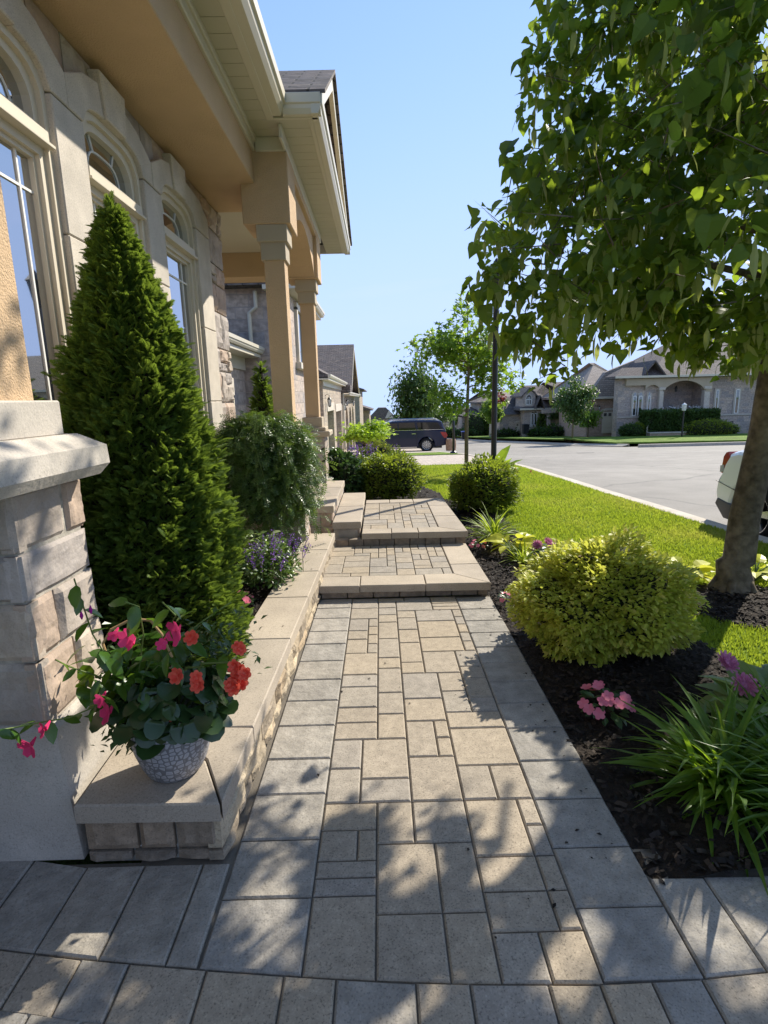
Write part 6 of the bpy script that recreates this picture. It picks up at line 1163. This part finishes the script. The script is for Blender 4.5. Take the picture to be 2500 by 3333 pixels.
def layered(mb, poly, ylist, m=0):
    """side outline lofted across the width; ylist: (y, inset)"""
    n = len(poly); A = sum(poly[i][0]*poly[(i+1) % n][1]-poly[(i+1) % n][0]*poly[i][1] for i in range(n)); sg = 1 if A > 0 else -1; nn = []
    for i in range(n):
        p0, p1, p2 = (np.array(poly[j % n], float) for j in (i-1, i, i+1)); d1 = (p1-p0)/np.linalg.norm(p1-p0); d2 = (p2-p1)/np.linalg.norm(p2-p1); q = np.array([-d1[1]-d2[1], d1[0]+d2[0]])*sg; nn.append(q/max(.4, q.dot(q)/2))
    vs = []
    for y, ins in ylist: vs += [(poly[i][0]+nn[i][0]*ins, y, poly[i][1]+nn[i][1]*ins) for i in range(n)]
    k = len(ylist); fs = [(j*n+i, j*n+(i+1) % n, (j+1)*n+(i+1) % n, (j+1)*n+i) for j in range(k-1) for i in range(n)]+[tuple(range(n))[::-1], tuple(range((k-1)*n, k*n))]; mb.add(vs, fs, m)
def arch(cx, cz, r, a0=180, a1=0, n=9): return [(cx+r*math.cos(rad(a0+(a1-a0)*i/(n-1))), cz+r*math.sin(rad(a0+(a1-a0)*i/(n-1)))) for i in range(n)]
# dark blue vehicle, nose to the left
zg = g(34.3)+.01; suv = thing('parked_suv', (1.3,34.4,zg), 'long dark navy seven seat utility vehicle parked side on in the second driveway', 'car'); X0_ = -1.55
f2 = lambda p: [(X0_+a, zg+b) for a, b in p]; rw_, fw_ = 4.35, .96
low = [(.05,.42),(.10,.30)]+arch(fw_,.40,.50,190,-10)+[(1.6,.27),(3.7,.27)]+arch(rw_,.40,.50,190,-10)+[(5.2,.34),(5.55,.40),(5.62,.62),(5.60,.85),(5.50,1.30),(3.0,1.34),(1.35,1.27),(.45,1.18),(.08,1.0),(.0,.7)]
yl = [(33.42,.10),(33.36,.04),(33.33,.0),(33.45,-.0),(35.2,0),(35.34,.0),(35.32,.04),(35.26,.10)]; yl = [(33.33,.05),(33.345,.02),(33.39,0),(35.31,0),(35.355,.02),(35.37,.05)]
mb = MB(); layered(mb, f2(low), yl); body = mb.build('body', MT['navy'], suv)
up = [(1.30,1.27),(1.95,1.80),(2.3,1.885),(3.6,1.92),(5.0,1.88),(5.28,1.82),(5.50,1.30)]
mb = MB(); layered(mb, f2(up), [(33.50,.08),(33.53,.03),(33.60,0),(35.10,0),(35.17,.03),(35.2,.08)]); mb.build('cabin', MT['navy'], suv)
for w in ([(1.55,1.33),(2.03,1.74),(2.58,1.77),(2.62,1.34)],[(2.70,1.34),(2.68,1.77),(3.62,1.785),(3.72,1.355)],[(3.86,1.36),(3.78,1.785),(5.02,1.76),(5.30,1.38)]):
    mb = MB(); mb.prism(f2(w), 'y', 33.47, 33.53); mb.build('side_window', MT['carglass'], suv)
mb = MB(); mb.prism(f2([(5.16,1.80),(5.34,1.78),(5.49,1.36),(5.40,1.36)]), 'y', 33.62, 35.1); mb.build('rear_glass', MT['carglass'], suv)
mb = MB(); mb.prism(f2([(1.4,1.315),(5.38,1.335),(5.38,1.355),(1.4,1.335)]), 'y', 33.318, 33.36); mb.prism(f2([(.9+.7,.29),(3.75,.29),(3.75,.325),(1.6,.325)]), 'y', 33.31, 33.35); mb.build('chrome_strip', MT['chrome'], suv)
for a in (2.42,3.45): mb = MB(); mb.prism(f2([(a,1.10),(a+.24,1.105),(a+.24,1.14),(a,1.135)]), 'y', 33.295, 33.34); mb.build('door_handle', MT['chrome'], suv)
mb = MB(); mb.prism(f2([(5.18,1.20),(5.52,1.17),(5.62,1.0),(5.55,.82),(5.40,.84),(5.28,1.02)]), 'y', 33.305, 33.6); mb.build('tail_light', MT['tail'], suv)
for y_ in (33.66,35.05): mb = MB(); mb.tube([(X0_+2.0,y_,zg+1.86),(X0_+2.2,y_,zg+1.955),(X0_+4.9,y_,zg+1.965),(X0_+5.15,y_,zg+1.87)], .022, 6); mb.build('roof_rail', MT['chrome'], suv)
mb = MB()
for a in (1.42,2.66,3.75): mb.prism(f2([(a,.34),(a+.012,.34),(a+.012,1.30),(a,1.30)]), 'y', 33.322, 33.34)
mb.build('door_seam', MT['tyre'], suv)
mb = MB(); mb.cbox(X0_+.3, X0_+5.3, 33.5, 35.2, zg+.22, zg+.5); mb.build('underbody', MT['clad'], suv)
for cx_ in (fw_, rw_):
    wheel(suv, X0_+cx_, 33.36, zg+.42, .42, -1, 12, True); wheel(suv, X0_+cx_, 35.34, zg+.42, .42, 1, 12, True)
mb = MB(); mb.prism(f2([(1.65,1.30),(1.85,1.30),(1.85,1.50),(1.68,1.48)]), 'y', 33.12, 33.34); mb.build('mirror', MT['navy'], suv)
# white car at the kerb, tail to the left
cz_ = g(6.1)-.165; wc = thing('white_car', (6.1,7.0,cz_), 'pearl white car at the kerb with its tail showing behind the linden trunk', 'car'); XW = 3.83
f3 = lambda p: [(XW+a, cz_+b) for a, b in p]; rwx, fwx = .78, 3.66
low = [(.14,.30),(.30,.24)]+arch(rwx,.36,.42,195,-12)+[(1.4,.20),(3.0,.20)]+arch(fwx,.36,.42,192,-10)+[(4.5,.22),(4.68,.40),(4.70,.62),(4.45,.80),(3.6,.93),(2.5,.98),(1.0,1.06),(.42,1.09),(.24,1.04),(.14,.90),(.08,.75),(.02,.66),(.0,.50),(.04,.40)]
mb = MB(); layered(mb, f3(low), [(6.13,.06),(6.15,.025),(6.20,0),(7.9,0),(7.95,.025),(7.97,.06)]); mb.build('body', MT['whitepaint'], wc)
up = [(.24,1.03),(.62,1.19),(1.15,1.40),(1.9,1.55),(2.5,1.56),(3.1,1.40),(3.75,.96)]
mb = MB(); layered(mb, f3(up), [(6.30,.10),(6.34,.04),(6.42,0),(7.7,0),(7.77,.04),(7.8,.1)]); mb.build('cabin', MT['whitepaint'], wc)
mb = MB(); mb.prism(f3([(.95,1.10),(1.35,1.36),(1.95,1.48),(2.5,1.48),(3.0,1.34),(3.4,1.04)]), 'y', 6.27, 6.36); mb.build('side_window', MT['carglass'], wc)
mb = MB(); mb.prism(f3([(.50,1.15),(1.0,1.37),(1.0,1.34),(.55,1.12)]), 'y', 6.5, 7.6); mb.build('rear_glass', MT['carglass'], wc)
mb = MB(); mb.prism(f3([(.125,.98),(.17,1.035),(.22,1.05),(.26,.94),(.33,.83),(.33,.78),(.22,.76),(.095,.77)]), 'y', 6.138, 6.3); l_ = mb.build('tail_light', MT['tail'], wc)
mb = MB(); mb.prism(f3([(.085,.775),(.085,.86),(.15,.875),(.17,.79)]), 'y', 6.13, 6.25); mb.build('reverse_lens', MT['lenswhite'], l_)
mb = MB(); layered(mb, f3([(.06,.36),(.10,.44),(.40,.40),(.38,.20),(.26,.20)]), [(6.118,.01),(6.13,0),(7.97,0),(7.98,.01)]); mb.prism(f3([(1.3,.18),(3.1,.18),(3.1,.30),(1.3,.30)]), 'y', 6.12, 6.2); mb.build('lower_trim', MT['clad'], wc)
mb = MB(); mb.prism(f3([(.03,.655),(.55,.565),(.55,.57),(.03,.662)]), 'y', 6.124, 6.14); mb.build('bumper_seam', MT['clad'], wc)
mb = MB(); layered(mb, f3([(.24,1.08),(.40,1.20),(.62,1.235),(.60,1.20),(.42,1.14)]), [(6.4,.005),(6.45,0),(7.65,0),(7.7,.005)]); mb.build('spoiler', MT['whitepaint'], wc)
mb = MB(); mb.cbox(XW+.3, XW+4.4, 6.3, 7.8, cz_+.17, cz_+.5); mb.build('underbody', MT['clad'], wc)
for cx_ in (rwx, fwx): wheel(wc, XW+cx_, 6.17, cz_+.36, .36, -1, 5, False); wheel(wc, XW+cx_, 7.93, cz_+.36, .36, 1, 5, False)

wc.location = (5.27, 4.85, -.205); wc.rotation_euler = (0, 0, -math.pi/2)

mb = MB(); P = [(random.uniform(-.5, .85), random.uniform(1.3, 4.1), .004) for _ in range(26)]+[(random.uniform(-.8, -.55), random.uniform(2.2, 5.2), .266) for _ in range(14)]+[(random.uniform(.7, .87), random.uniform(1.6, 4.1), .004) for _ in range(40)]
scatter(mb, LF_SMALL, np.array(P), .016, None, rng.uniform(-.2, .2, len(P)), rng.uniform(-.3, .3, len(P)), .5); tag(mb.build('leaf_litter', MT['chips']), 'small dry leaf bits and bark scattered on the paving', 'litter', None, 'stuff')
